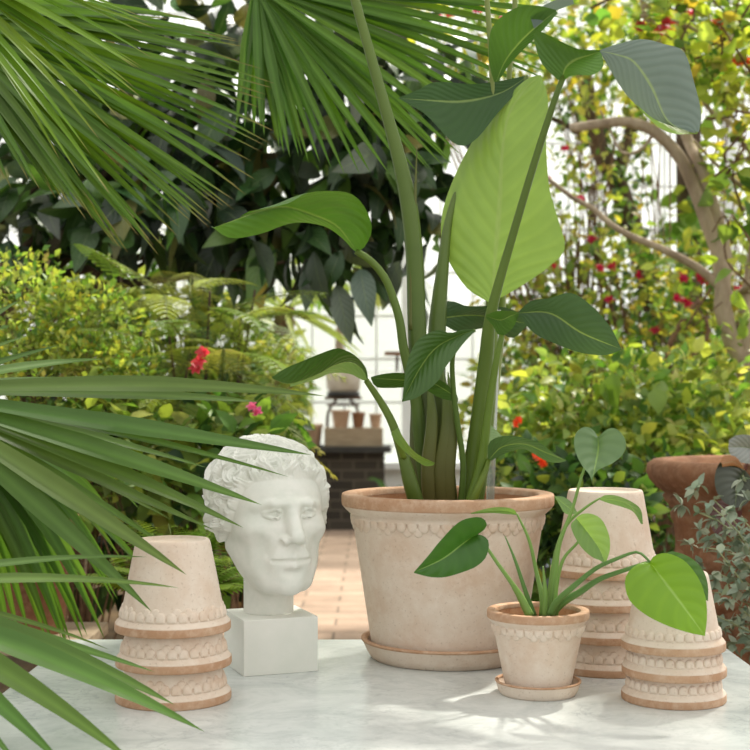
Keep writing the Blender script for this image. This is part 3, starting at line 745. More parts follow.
# crowns of the stalks that leave the frame
sleaf('blade on the longest stalk, above the picture', lambda m: full_leaf(m, [(336, -70), (300, -120), (280, -190), (300, -270)], [(336, -70), (325, -130), (315, -200), (300, -270)], [(336, -70), (356, -120), (350, -200), (300, -270)], C_TOP, 2.5, 2.4, (.03, .03)))
sleaf('blade on a thin rear stalk, above the picture', lambda m: full_leaf(m, [(483, -60), (455, -110), (450, -190), (470, -250)], [(483, -60), (480, -130), (470, -250)], [(483, -60), (510, -110), (505, -190), (470, -250)], C_TOP, 2.56, 2.5, (.03, .03)))
sleaf('second blade above the picture', lambda m: full_leaf(m, [(511, -60), (500, -110), (510, -190), (540, -240)], [(511, -60), (525, -130), (540, -240)], [(511, -60), (550, -110), (560, -190), (540, -240)], C_TOP, 2.6, 2.5, (.03, .03)))
# clear tube pushed into the soil as a stake
p0, p1 = P(490, 506, 2.45), P(497, 310, 2.47)
v, f = tube([p0, p1], .0075, 4, 16); MB().add(v, f)
tb = MB().add(v, f).build('plant_stake', M['clear'], None, p0); tb.location = p0
tag(tb, 'clear plastic tube stuck into the biggest pot behind its stalks', 'stake')

# ------------------------------------------------------------------ heart-leaved seedling in the small pot
base2 = np.array((*SP, TZ+0.1))
seed = thing('philodendron_seedling', 'young heart-leaved plant with thin green stems growing in the small pot', 'plant', base2)
def hleaf(label, L, Mi, Rr_, col, d0, d1, lean, colr=None, curve=.05):
    mb = MB(); full_leaf(mb, L, Mi, Rr_, col, d0, d1, lean, 24, 6, curve, colr)
    return tag(mb.build('leaf', M['philo'], seed, base2), label)
def hstem(pts, r, col=(.2, .34, .08, 1), colb=None):
    n, k = 26, 8; v, f = tube([P(*p) for p in pts], r, n, k); tt = np.repeat(np.linspace(0, 1, n), k)[:, None]
    MB().add(v, f, np.array(colb or col)*(1-tt)+np.array(col)*tt).build('stem', M['stem'], seed, base2)
H_GRY, H_DK, H_LIT, H_TOP = (.13, .23, .105, 1), (.045, .14, .02, 1), (.17, .34, .015, 1), (.17, .31, .085, 1)  # H_LIT has the glow of backlight put into its colour
hleaf('upright grey-green heart-shaped leaf', [(598, 437), (592, 429), (584, 427), (576, 433), (574, 444), (577, 456), (583, 467), (589, 474), (592, 482)],
      [(598, 437), (598, 450), (596, 462), (592, 482)], [(598, 437), (606, 430), (614, 428), (622, 434), (626, 444), (623, 454), (613, 463), (600, 469), (594, 475), (592, 482)], H_GRY, 2.10, 2.02, (.0, .0), curve=.04)
hleaf('dark left-hand heart leaf held out flat', [(476, 534), (483, 531), (487, 525), (484, 519), (476, 517), (459, 522), (441, 540), (428, 556), (414, 572)],
      [(476, 534), (462, 544), (442, 559), (414, 572)], [(476, 534), (484, 536), (489, 543), (486, 557), (477, 566), (466, 571), (446, 577), (430, 577), (414, 573)], H_DK, 2.06, 1.97, (.02, -.01))
hleaf('leaf seen edge-on over the big pot', [(517, 514), (513, 509), (500, 507), (485, 509), (471, 513)], [(517, 514), (505, 511), (490, 511), (471, 513)], [(517, 515), (505, 514), (490, 513), (471, 514)], H_TOP, 2.14, 2.1, (.03, 0))
hleaf('shiny light green leaf at the middle', [(576, 519), (571, 524), (573, 533), (581, 547), (592, 557), (601, 561), (605, 566)],
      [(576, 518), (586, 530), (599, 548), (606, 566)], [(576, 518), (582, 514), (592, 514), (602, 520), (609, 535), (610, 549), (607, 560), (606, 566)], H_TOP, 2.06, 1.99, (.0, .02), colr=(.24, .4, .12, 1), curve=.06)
hleaf('narrow leaf seen from the side in front of the tall stack', [(600, 498), (606, 495), (618, 496), (632, 502), (641, 510), (643, 524)],
      [(600, 499), (615, 500), (630, 506), (641, 524)], [(600, 500), (608, 503), (622, 507), (632, 511), (638, 518), (641, 524)], H_GRY, 2.12, 2.07, (.03, -.01))
hleaf('largest heart leaf, glowing yellow-green where light shines through', [(650, 563), (644, 562), (636, 565), (627, 574), (625, 585), (630, 601), (646, 615), (668, 626), (690, 633), (705, 636)],
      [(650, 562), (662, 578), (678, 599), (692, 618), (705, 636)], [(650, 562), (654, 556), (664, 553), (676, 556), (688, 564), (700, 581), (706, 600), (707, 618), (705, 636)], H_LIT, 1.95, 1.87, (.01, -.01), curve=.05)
hleaf('dark leaf half hidden behind the largest heart leaf', [(660, 560), (668, 552), (680, 553), (694, 560), (704, 572), (708, 586), (708, 600)], [(660, 562), (676, 568), (692, 580), (708, 600)], [(660, 565), (672, 580), (690, 594), (708, 601)], (.07, .16, .045, 1), 2.0, 1.96, (0, 0))
hleaf('pale leaf behind the middle stems', [(555, 496), (564, 497), (572, 503), (577, 512)], [(555, 496), (564, 504), (577, 513)], [(555, 497), (560, 506), (566, 514), (577, 514)], H_GRY, 2.2, 2.16, (0, 0))
ST2 = (.12, .24, .06, 1)
hstem([(550, 616, 2.11), (554, 585, 2.11), (559, 545, 2.11), (572, 510, 2.11), (583, 472, 2.11), (594, 447, 2.115), (598, 438, 2.105)], [.0065, .006, .004, .003, .0025, .002, .0018])
hstem([(530, 616, 2.09), (521, 598, 2.09), (511, 582, 2.08), (498, 564, 2.07), (487, 548, 2.07), (477, 535, 2.063)], [.007, .006, .0035, .003, .0025, .002])
hstem([(534, 616, 2.12), (525, 590, 2.12), (515, 560, 2.12), (505, 536, 2.125)], [.005, .0035, .0025, .0008], ST2)
hstem([(542, 616, 2.13), (542, 598, 2.13), (536, 570, 2.14), (529, 540, 2.14), (517, 514, 2.14)], [.005, .004, .003, .0025, .0015])
hstem([(556, 616, 2.10), (556, 590, 2.10), (563, 560, 2.09), (578, 542, 2.08), (583, 530, 2.075), (576, 519, 2.062)], [.004, .0035, .003, .0025, .002, .0015])
hstem([(549, 616, 2.12), (552, 575, 2.12), (558, 545, 2.12), (568, 523, 2.12), (585, 508, 2.12), (600, 498, 2.12)], [.006, .0045, .0035, .003, .0025, .0015])
hstem([(550, 616, 2.08), (557, 602, 2.07), (574, 586, 2.04), (595, 569, 2.01), (616, 559, 1.98), (636, 552, 1.965), (644, 556, 1.957), (650, 562, 1.95)], [.0065, .0055, .0045, .0038, .0033, .003, .0022, .0018], ST2)
hstem([(551, 616, 2.09), (562, 603, 2.08), (580, 592, 2.06), (600, 579, 2.03), (628, 569, 2.01), (650, 562, 2.0), (661, 562, 2.0)], [.0065, .006, .005, .0042, .0035, .003, .002], ST2)
hstem([(545, 616, 2.1), (545, 590, 2.1), (543, 566, 2.1)], [.005, .004, .001])

# ------------------------------------------------------------------ fan palms
def blade(mb, hub, tip, w, lift=0.06, nz=(0.2, -1, 0.25), col=(.06, .15, .03, 1), fold=.35, n=12, tipc=None, bow=None, w0=.25, peak=.38):
    hub, tip = np.asarray(hub, float), np.asarray(tip, float); L = np.linalg.norm(tip-hub)
    mid = hub*.45+tip*.55+np.array((0, 0, lift*L))+(0 if bow is None else np.asarray(bow)*L)
    t = np.linspace(0, 1, n)[:, None]; c = hub*(1-t)**2+2*mid*t*(1-t)+tip*t*t
    tg = nrm(np.gradient(c, axis=0)); s = nrm(np.cross(tg, np.asarray(nz, float))); up = np.cross(s, tg)
    tt = t[:, 0]; wd = w*.5*np.where(tt < peak, w0+(1-w0)*(tt/peak), np.clip((1-tt)/(1-peak), 0, 1)**.75)
    wd = wd[:, None]
    v = np.stack([c-s*wd+up*wd*fold, c-s*wd*.5+up*wd*fold*.5, c, c+s*wd*.5+up*wd*fold*.5, c+s*wd+up*wd*fold], 1)
    cc = np.tile(np.array(jit(col, .09)), (n*5, 1))
    cc.reshape(n, 5, 4)[:, 2, :3] *= 1.35
    if tipc is not None: cc.reshape(n, 5, 4)[-1:, :, :] = tipc
    mb.add(v.reshape(-1, 3), grid_faces(n, 5), cc)

def frond(parent, label, hub, tips, crown, w=.03, lift=.06, nz=(.2, -1, .25), col=(.06, .15, .03, 1), jitd=.0, tipc=None, pet=.009, w0=.25, peak=.38, fold=.35):
    """one fan leaf: hub=(px,py,d), tips=[(px,py,d)...]; crown = where its stalk leaves the trunk"""
    h = P(*hub); b0 = np.array(parent.location); mb = MB()
    for i, q in enumerate(tips):
        ww = q[3] if len(q) > 3 else w
        blade(mb, h, P(q[0], q[1], q[2]+RNG.normal(0, jitd)), ww*(.85+.3*RNG.random()), lift+RNG.normal(0, .02), nz, col, fold=fold, tipc=tipc, w0=w0, peak=peak)
    o = tag(mb.build('frond', M['palm'], parent, b0), label)
    c = np.asarray(crown, float); m_ = (c+h)/2+np.array((0, 0, .12))
    v, f = tube([c-b0, m_-b0, h-b0], [pet*1.3, pet, pet*.8], 16, 8, .6); MB().add(v, f, (.09, .17, .05, 1)).build('petiole', M['stem'], o)
    return o

def palm_trunk(parent, top, r, mat='shag'):
    b0 = np.array(parent.location); mb = MB(); H = top[2]-b0[2]; n = int(H/.05)
    pr = []
    for i in range(n+1):
        z = H*i/n; pr += [(r*(1.12 if i % 2 else .95), z)]
    pr += [(.001, H+.02)]
    v, f = lathe(pr, 24); mb.add(v, f); mb.build('trunk', M[mat], parent)
def tipsbetween(lst, extra=1, jx=6, jy=6):
    out = []
    for a, b in zip(lst[:-1], lst[1:]):
        out.append(a)
        for k in range(extra):
            q = (k+1)/(extra+1); out.append(tuple(np.array(a[:3])*(1-q)+np.array(b[:3])*q+np.array((RNG.normal(0, jx), RNG.normal(0, jy), RNG.normal(0, .02)))))
    return out+[lst[-1]]

# tall palm at the left: two crossing fans and one hanging from above
pb = np.array((-1.75, 2.95, 0.0)); crown = np.array((-1.75, 2.95, 2.45))
tp = thing('fan_palm', 'tall fan palm whose long green fans hang into the top left corner', 'palm', pb)
palm_trunk(tp, crown, .11)
PC = (.085, .17, .02, 1); PL = (.15, .26, .025, 1); tipb = (.28, .2, .08, 1)
back = [(150, 14, 2.7), (205, 22, 2.7), (238, 40, 2.68), (240, 62, 2.66), (276, 84, 2.64), (266, 100, 2.62), (276, 132, 2.6), (262, 152, 2.6), (256, 180, 2.58), (240, 190, 2.56), (225, 207, 2.55), (212, 224, 2.54), (190, 216, 2.53), (166, 250, 2.52), (150, 240, 2.52), (122, 250, 2.5), (105, 225, 2.5), (95, 207, 2.5), (66, 205, 2.5), (40, 190, 2.5), (5, 180, 2.5)]
frond(tp, 'rear fan of the top left corner, long dark blades sweeping down to the right', (-75, 12, 2.72), tipsbetween(back, 2), crown, .021, .05, (.25, -1, .45), PC, .03, tipb, w0=.5, peak=.45)
front = [(120, -30, 2.3), (150, 2, 2.3), (148, 22, 2.3), (143, 33, 2.3), (152, 58, 2.28), (142, 67, 2.28), (135, 88, 2.26), (131, 97, 2.26), (121, 120, 2.25), (100, 140, 2.25), (95, 170, 2.25), (110, 195, 2.25), (60, 160, 2.25)]
frond(tp, 'front fan of the top left corner, brighter blades with brown tips', (-85, -48, 2.42), tipsbetween(front, 1), crown, .017, .05, (.35, -1, .7), PL, .02, tipb, w0=.5, peak=.4)
hang = [(236, 128, 2.84), (254, 138, 2.84), (264, 128, 2.84), (276, 140, 2.83), (284, 155, 2.82), (299, 157, 2.82), (309, 164, 2.81), (332, 170, 2.8), (360, 175, 2.8), (390, 175, 2.78), (420, 175, 2.77), (429, 170, 2.76), (452, 162, 2.75), (461, 155, 2.75), (490, 128, 2.74), (520, 110, 2.74), (545, 95, 2.73), (553, 74, 2.73), (565, 52, 2.72), (560, 30, 2.72), (560, 8, 2.72), (540, -14, 2.72)]
frond(tp, 'fan hanging from the top edge behind the stalks, narrow blades spread downward', (255, -14, 2.95), tipsbetween(hang, 1, 4, 4), crown, .022, .03, (.0, -1, .3), (.095, .2, .03, 1), .01, w0=.3, peak=.42, fold=.55)

# low palm at the left edge
pb = np.array((-1.3, 2.25, 0.0)); crown = np.array((-1.3, 2.25, 1.02))
lp = thing('fan_palm', 'low fan palm at the left edge with broad blades reaching over the table', 'palm', pb)
palm_trunk(lp, crown, .1)
PG = (.10, .175, .045, 1)
main = [(105, 359, 2.2, .022), (85, 378, 2.22, .02), (325, 396, 2.16, .032), (262, 402, 2.2, .025), (312, 455, 2.14, .034), (289, 477, 2.16, .014), (262, 505, 2.12, .036), (244, 528, 2.12, .036), (208, 468, 2.3, .02), (214, 530, 2.2, .022), (187, 575, 1.93, .034), (168, 548, 2.3, .026), (152, 612, 1.92, .03), (172, 520, 2.3, .022), (140, 600, 2.32, .024)]
frond(lp, 'widest fan of the low palm, blades spread level across the picture', (-95, 392, 1.95), main, crown, .03, .035, (.1, -1, .8), PG, .0, w0=.45, peak=.5, fold=.3)
low = [(135, 548, 2.72), (118, 600, 2.72), (105, 640, 2.74), (122, 560, 2.7), (100, 630, 2.72), (84, 642, 2.74), (70, 655, 2.72), (62, 640, 2.72), (48, 648, 2.7), (30, 640, 2.7), (12, 650, 2.68), (160, 590, 2.75), (95, 520, 2.7), (140, 510, 2.7)]
frond(lp, 'shaded fan of the low palm drooping behind the table corner', (-65, 420, 2.3), tipsbetween(low, 1), crown, .026, .2, (.3, -1, .5), (.10, .2, .04, 1), .01, w0=.4, peak=.5)
bot = [(148, 557, 1.95, .016), (180, 588, 1.9, .02), (155, 672, 1.86, .02), (175, 705, 1.82, .034), (205, 732, 1.78, .034), (135, 764, 1.68, .034), (66, 768, 1.64, .032), (22, 770, 1.6, .024), (-20, 790, 1.5, .03), (110, 650, 2.0, .014)]
frond(lp, 'nearest fan of the low palm, its blades pointing over the front of the table', (-150, 590, 1.72), bot, crown, .03, .055, (.05, -1, 1.0), (.10, .18, .045, 1), 0, w0=.5, peak=.45, fold=.3)
upf = [(30, 335, 2.3, .014), (60, 345, 2.25, .018), (75, 383, 2.25, .02), (20, 300, 2.3, .02), (-30, 280, 2.3, .02), (40, 395, 2.2, .02)]
frond(lp, 'short upper fan of the low palm', (-110, 400, 2.1), upf, crown, .02, .04, (.1, -1, .8), PG, 0, w0=.45, peak=.5)

# ------------------------------------------------------------------ background planting, left half
def tree_base(px, d): return np.array((px2x(px, d), d, 0.0))

# dark broad-leaved tree
b0 = np.array((-1.95, 5.0, 0.0))
t = thing('loquat_tree', 'dark broad-leaved tree with long ribbed leaves behind the top left palm fans', 'tree', b0)
sm, fm = MB(), MB()
v, f = tube([b0, b0+(.03, 0, .8), b0+(.55, .0, 1.5), b0+(1.0, .05, 1.95)], [.06, .05, .04, .03], 30, 12); sm.add(v, f)
for e in ((180, 240, 5.0), (250, 190, 5.0), (350, 200, 4.9), (420, 120, 5.1), (330, 60, 5.0), (200, 60, 5.0), (120, 120, 5.0), (60, 150, 5.1), (285, 262, 4.8), (230, 270, 4.9)):
    e = P(*e); s0 = b0+np.array((.3+.5*RNG.random(), 0, 1.3+.4*RNG.random()))
    v, f = tube([s0, (s0+e)/2+RNG.normal(0, .06, 3), e], [.02, .013, .006], 16, 6); sm.add(v, f)
for (px, py, d, rx, ry, rz, n) in ((260, 110, 5.0, .62, .3, .3, 190), (340, 150, 4.9, .32, .25, .28, 110), (170, 160, 5.1, .42, .3, .26, 120), (390, 90, 5.1, .3, .25, .35, 90), (60, 170, 5.2, .38, .25, .2, 70), (300, 235, 4.85, .26, .2, .13, 50), (230, 225, 4.95, .3, .2, .12, 55), (10, 60, 5.2, .4, .3, .5, 80), (200, 20, 5.1, .7, .3, .3, 130), (352, 280, 4.8, .07, .08, .07, 6), (420, 215, 4.9, .14, .1, .3, 40), (135, 215, 4.75, .22, .2, .13, 60), (10, 225, 4.8, .12, .2, .22, 45), (70, 190, 4.8, .25, .2, .08, 40)):
    pos, dr = blob(n, P(px, py, d), (rx, ry, rz))
    dirs = nrm(dr*.5+RNG.normal(0, .5, (n, 3))+np.array((0, -.15, -.55)))
    scatter(fm, pos, dirs, .15+.11*RNG.random(n), cols_from(n, [DG, VD, MG, (.10, .13, .10, 1), OL], [5, 4, 2, 2.2, 1]), T_BIG, .8)
sm.build('trunk', M['dark_bark'], t, b0); fm.build('foliage', M['glossleaf'], t, b0)

# feathery plant
def bipinnate(mb, p0, dirv, L, pal, droop=.5, npair=11, width=.36, leaflets=12):
    n = 22; tt = np.linspace(0, 1, n); d0 = nrm(np.asarray(dirv, float))
    c = p0+d0*L*tt[:, None]+np.array((0, 0, -1.0))*droop*L*(tt**2)[:, None]*.6
    tg = nrm(np.gradient(c, axis=0)); s = nrm(np.cross(tg, np.array((0, 0, 1.0))+RNG.normal(0, .25, 3))); up = np.cross(s, tg)
    pos, dr = [], []
    for i in range(npair):
        u = .14+.86*i/npair; k = u*(n-1); j = int(k); q = k-j; pc = c[j]*(1-q)+c[min(j+1, n-1)]*q
        l = L*width*math.sin(math.pi*(.25+.75*u)**.8)*.62+.01
        for sg in (-1, 1):
            pd = nrm(s[j]*sg*.9+tg[j]*.55+up[j]*.05); e = np.arange(1, leaflets+1)/leaflets
            pp = pc+pd*l*e[:, None]+np.array((0, 0, -1.0))*(.22*l*e**2)[:, None]
            x2 = nrm(np.cross(pd, up[j]))
            for s2 in (-1, 1): pos.append(pp); dr.append(np.tile(pd*.35+x2*s2, (leaflets, 1)))
    pos = np.vstack(pos); dr = np.vstack(dr)
    scatter(mb, pos, dr, np.full(len(pos), L*.026), np.tile(np.array(jit(pal[RNG.integers(len(pal))], .15)), (len(pos), 1)), T_SMALL, .15)
    v, f = tube(c[::4], [.003, .001], 10, 4); mb.add(v, f, (.2, .24, .06, 1))

b0 = np.array((px2x(175, 4.4), 4.4, 0.0))
t = thing('mimosa_shrub', 'feathery yellow-green shrub with finely divided leaves above and left of the head', 'shrub', b0)
fm, sm = MB(), MB()
for k in range(120):
    px, py, d = RNG.uniform(95, 248), RNG.uniform(288, 430), RNG.uniform(3.95, 4.6)
    if py > 340 and px < 130: px += 60
    p0 = P(px, py, d); o_ = np.array((px-185, 0, -(py-330)))/120
    dv = nrm(np.array((o_[0]*1.1, RNG.normal(0, .4)-.2, .1+o_[2]*.15))+RNG.normal(0, .3, 3))
    bipinnate(fm, p0, dv, RNG.uniform(.26, .4), [(.36, .42, .10, 1), (.26, .35, .07, 1), (.42, .44, .12, 1), (.15, .25, .05, 1)], RNG.uniform(.3, .8))
for e in ((165, 300, 4.4), (210, 290, 4.4), (140, 330, 4.3), (240, 320, 4.45), (190, 350, 4.3), (120, 270, 4.5), (255, 290, 4.5)):
    e = P(*e); v, f = tube([b0, b0*.5+e*.5+RNG.normal(0, .05, 3), e], [.014, .009, .004], 14, 6); sm.add(v, f)
sm.build('stems', M['dark_bark'], t, b0); fm.build('foliage', M['leaf'], t, b0)
for q in ((199, 361, 3.72), (203, 352, 3.72), (196, 368, 3.72)): flower(t, P(*q), .025, (.62, .06, .08, 1))
for q in ((252, 406, 3.72), (257, 412, 3.72)): flower(t, P(*q), .02, (.7, .16, .32, 1))

bushy('bright_shrub', 'bright small-leaved shrub with upright stems at the left edge above the level palm blades', 'shrub', tree_base(60, 4.0),
      [(25, 320, 4.0, .22, .2, .17, 1000), (85, 330, 4.0, .2, .2, .16, 1000), (60, 380, 3.9, .3, .2, .16, 1200), (15, 275, 4.1, .16, .15, .1, 260), (125, 380, 4.0, .14, .15, .12, 350)],
      [YG, LG, (.46, .56, .12, 1), MG, YE], [5, 4, 4, 2, 1], T_SMALL, .026, nst=10, droop=-.1, stem_r=.004)
bushy('dusky_shrub', 'mid green loose shrub behind the low palm and left of the plaster head', 'shrub', tree_base(230, 3.9),
      [(150, 470, 3.9, .28, .2, .17, 260), (230, 470, 3.9, .2, .2, .2, 240), (258, 440, 4.1, .12, .15, .12, 110), (170, 430, 4.2, .2, .2, .12, 130), (110, 460, 3.8, .25, .2, .2, 180)],
      [MG, LG, DG, YG, (.2, .26, .1, 1)], [3, 4, 2, 3, 1], T_OVATE, .075, nst=7, stem_r=.005)
bushy('dark_undergrowth', 'dark low undergrowth filling the bed below the left shrubs', 'shrub', tree_base(120, 4.4),
      [(60, 520, 4.4, .5, .3, .3, 420), (190, 540, 4.3, .3, .25, .25, 300), (0, 450, 4.5, .4, .3, .3, 300), (230, 560, 4.6, .2, .2, .25, 180)],
      [DG, VD, MG, BR], [4, 4, 2, 1], T_OVATE, .09, nst=6)
# fern
b0 = np.array((px2x(180, 3.0), 3.0, 0.0))
t = thing('fern', 'bright green fern with arching fronds between the left pot stack and the head', 'fern', b0)
fm = MB(); top = P(178, 610, 3.0)
v, f = lathe([(.03, 0), (.035, top[2]*.5), (.03, top[2]), (.001, top[2]+.02)], 10); MB().add(v, f).build('stock', M['shag'], t)
for k in range(26):
    a = k*2.4; el = RNG.uniform(.5, 1.3); L = RNG.uniform(.26, .36)
    d0 = np.array((math.cos(a)*math.cos(el), math.sin(a)*math.cos(el)*.8, math.sin(el))); n = 26; tt = np.linspace(0, 1, n)
    c = top+d0*L*tt[:, None]+np.array((0, 0, -1.0))*(.35*L*tt**2)[:, None]; tg = nrm(np.gradient(c, axis=0)); s_ = nrm(np.cross(tg, np.array((0, 0, 1.0))))
    wd = L*.24*np.sin(math.pi*(.12+.88*tt))**.7+.004
    for sg in (-1, 1):
        scatter(fm, c[2:], (s_*sg+tg*.35)[2:], wd[2:], np.tile(np.array(jit((.22, .36, .045, 1), .15)), (n-2, 1)), leaf_template(3, .26, .2, .1), .1)
    v, f = tube(c[::5], [.003, .001], 10, 4); fm.add(v, f, (.2, .26, .06, 1))
fm.build('foliage', M['leaf'], t, b0)

# terracotta pot at the left edge, on a plank stand
def old_pot(name, label, loc, R_, H, mat, group=None, soil=True, rimh=.12):
    t = thing(name, label, 'flower pot', loc, group)
    pr = [(.001, 0), (R_*.68, 0), (R_*.7, .004), (R_*.92, H*(1-rimh)-.004), (R_*.985, H*(1-rimh)), (R_, H*(1-rimh*.5)), (R_*.99, H*.995), (R_*.95, H), (R_*.9, H*.98), (R_*.86, H*.85), (.001, H*.84)]
    v, f = lathe(pr, 40); MB().add(v, f).build('body', M[mat], t)
    if soil:
        v, f = lathe([(.001, H*.88), (R_*.87, H*.86)], 24); MB().add(v, f).build('soil', M['soil'], t)
    return t
lx = np.array((px2x(28, 3.35), 3.35, 0.0))
st_ = thing('plant_stand', 'low dark wooden stand under the weathered pot behind the palm blades', 'stand', lx)
MB().add(*box(-.17, .17, -.15, .15, .60, .63, .004)).build('board', M['crate'], st_, smooth=False)
for sx_ in (-.14, .14):
    for sy_ in (-.12, .12): MB().add(*box(sx_-.018, sx_+.018, sy_-.018, sy_+.018, 0, .6, .003)).build('leg', M['dark_bark'], st_, smooth=False)
old_pot('terracotta_pot', 'weathered brown terracotta pot behind the palm blades at the left edge', lx+np.array((0, 0, .63)), .125, .29, 'old_clay')
b0 = lx+np.array((0, 0, .87))
bushy('small_shrub', 'leafy small plant growing in the weathered left pot', 'plant', b0, [(20, 490, 3.35, .13, .1, .09, 120)], [MG, LG, YG], [2, 2, 1], T_OVATE, .05, nst=8, stem_r=.003)

# ------------------------------------------------------------------ potting bench at the end of the path
by = 12.4
t = thing('potting_bench', 'dark slate topped brick bench at the far end of the paved path', 'bench', (px2x(330, by), by, 0))
MB().add(*box(-.95, .56, -.32, .3, .70, .755, .006)).build('bench_top', M['dark_stone'], t, smooth=False)
MB().add(*box(-.9, .5, -.24, .28, 0, .70)).build('base', M['dark_brick'], t, smooth=False)
def bx(px): return px2x(px, by)
t = thing('wooden_crate', 'shallow weathered wooden crate on the dark bench', 'crate', (bx(354), by-.1, .755))
for y0_ in (-.12, .10): MB().add(*box(-.265, .265, y0_, y0_+.02, .0, .165, .003)).build('side_board', M['crate'], t, smooth=False)
for x0_ in (-.265, .245): MB().add(*box(x0_, x0_+.02, -.1, .1, 0, .165, .003)).build('end_board', M['crate'], t, smooth=False)
MB().add(*box(-.245, .245, -.1, .1, .15, .166)).build('lid_board', M['crate'], t, smooth=False)
for (px, r, h, lab) in ((341, .09, .16, 'wide small terracotta pot, leftmost of the three on the crate'), (358.5, .064, .14, 'dull grey-brown small pot, middle of the three on the crate'), (375.5, .06, .125, 'smallest terracotta pot, rightmost of the three on the crate')):
    old_pot('terracotta_pot', lab, (bx(px), by-.1, .9225), r, h, 'old_clay' if px == 358.5 else 'far_clay', 'small pots on the crate')
old_pot('terracotta_pot', 'terracotta pot standing left of the crate just above the plaster head', (bx(314), by-.12, .755), .09, .2, 'far_clay')
t = thing('plant_stand', 'rusty iron stand holding the cream pot over the crate', 'stand', (bx(343), by+.16, .755))
MB().add(*box(-.17, .17, -.1, .1, .42, .45)).add(*box(-.15, .15, -.09, .09, .36, .38)).build('shelf', M['iron'], t, smooth=False)
for s_ in (-1, 1):
    for q in (-.08, .08):
        v, f = tube([(s_*.15, q, 0), (s_*.15, q, .2), (s_*.14, q, .3), (s_*.1, q, .38), (s_*.06, q, .42)], .012, 16, 6); MB().add(v, f).build('leg', M['iron'], t)
t = thing('cream_pot', 'round cream pot with a dark foot on the iron stand', 'flower pot', (bx(343), by+.16, 1.205))
v, f = lathe([(.001, .04), (.13, .04), (.155, .07), (.165, .2), (.17, .29), (.172, .31), (.16, .31), (.15, .27), (.001, .26)], 36); MB().add(v, f).build('body', M['cream'], t)
v, f = lathe([(.001, 0), (.15, 0), (.155, .04), (.001, .045)], 36); MB().add(v, f).build('foot', M['dark_stone'], t)
b0 = np.array((bx(340), by+.16, 1.205+.27))
t = thing('potted_tree', 'slender young tree with pale leaves in the cream pot', 'tree', b0)
v, f = tube([b0, P(339, 340, by+.16), P(341, 310, by+.16), P(338, 285, by+.16), P(343, 255, by+.16)], [.05, .035, .03, .025, .012], 20, 8); MB().add(v, f).build('trunk', M['bark'], t, b0)
fm = MB(); n = 160; pos, dr = blob(n, P(340, 270, by+.16), (.42, .3, .25)); scatter(fm, pos, nrm(dr+(0, 0, -.3)), .16+.1*RNG.random(n), cols_from(n, [(.42, .52, .22, 1), YG, LG], [3, 3, 1]), T_LANCE, .8); fm.build('foliage', M['leaf'], t, b0)
# strap-leaved plant right of the bench
b0 = np.array((bx(400), by-.75, 0.0)); t = thing('strap_leaved_plant', 'arching strap-leaved plant beside the right end of the dark bench', 'plant', b0); fm = MB()
for k in range(26):
    a = k*2.4; L = RNG.uniform(.45, .75); h = b0+np.array((0, 0, .02)); e = h+np.array((math.cos(a)*L*.7, math.sin(a)*L*.4, RNG.uniform(.05, .5)))
    blade(fm, h, e, .05, .55, (0, -1, .6), (.09, .17, .05, 1))
fm.build('foliage', M['palm'], t, b0)
bushy('pale_shrub', 'pale light green shrub in front of the glazed wall left of the cream pot', 'shrub', np.array((bx(285), 11.4, 0)), [(280, 365, 11.4, .2, .3, .3, 160), (275, 400, 11.2, .25, .3, .4, 240), (300, 380, 11.3, .12, .2, .2, 50)], [(.4, .5, .16, 1), YG, LG, (.5, .52, .3, 1)], [3, 3, 2, 2], T_LANCE, .16, nst=5, stem_r=.01)
t = thing('shaggy_palm', 'shaggy brown palm trunk among the plants left of the glazed wall', 'palm', tree_base(284, 8.2)); palm_trunk(t, (0, 0, 1.75), .06)
fm = MB(); h = np.array(t.location)+np.array((0, 0, 1.73))
for k in range(26):
    a = k*2.4; e = h+np.array((math.cos(a)*.5, math.sin(a)*.5, RNG.uniform(-.3, .35))); blade(fm, h, e, .035, .15, (0, -1, .5), (.3, .38, .12, 1))
fm.build('crown', M['palm'], t, np.array(t.location))
# white column lamp bracket: rusty shelf bracket on the post
t = thing('wall_shelf', 'small rust-brown shelf fixed to the wide white post right of the bench', 'shelf', (px2x(397, 13.1), 13.06, 0))
MB().add(*box(-.12, .12, -.14, .09, 1.60, 1.635)).build('board', M['old_clay'], t, smooth=False); MB().add(*bar((0, .08, 1.45), (0, -.1, 1.6), .02)).build('bracket', M['iron'], t)

# mid-left fill far behind
bushy('far_shrub', 'tall dim shrub between the feathery plant and the glazed wall', 'shrub', tree_base(225, 7.0), [(150, 330, 7, .5, .3, .5, 500), (230, 330, 7.2, .2, .3, .5, 300), (60, 330, 7, .5, .3, .4, 400), (150, 450, 6.8, .5, .3, .5, 450), (20, 420, 7, .6, .3, .5, 350)], [LG, YG, MG, DG], [2, 2, 3, 2], T_OVATE, .12, nst=6, stem_r=.012)

# ------------------------------------------------------------------ background planting, right half
def tree(name, label, base, limbs, mat='bark', group=None):
    "limbs: list of ([(px,py,d)...], r0, r1); the first is the trunk, starting at the ground"
    t = thing(name, label, 'tree', base, group); b0 = np.array(base, float)
    for i, (pts, r0, r1) in enumerate(limbs):
        p3 = [P(*q) for q in pts]
        if i == 0: p3 = [b0]+p3
        v, f = tube(p3, [r0, r1], 8*len(p3), 10); MB().add(v, f).build('trunk' if i == 0 else 'branch', M[mat], t, b0)
    return t, b0

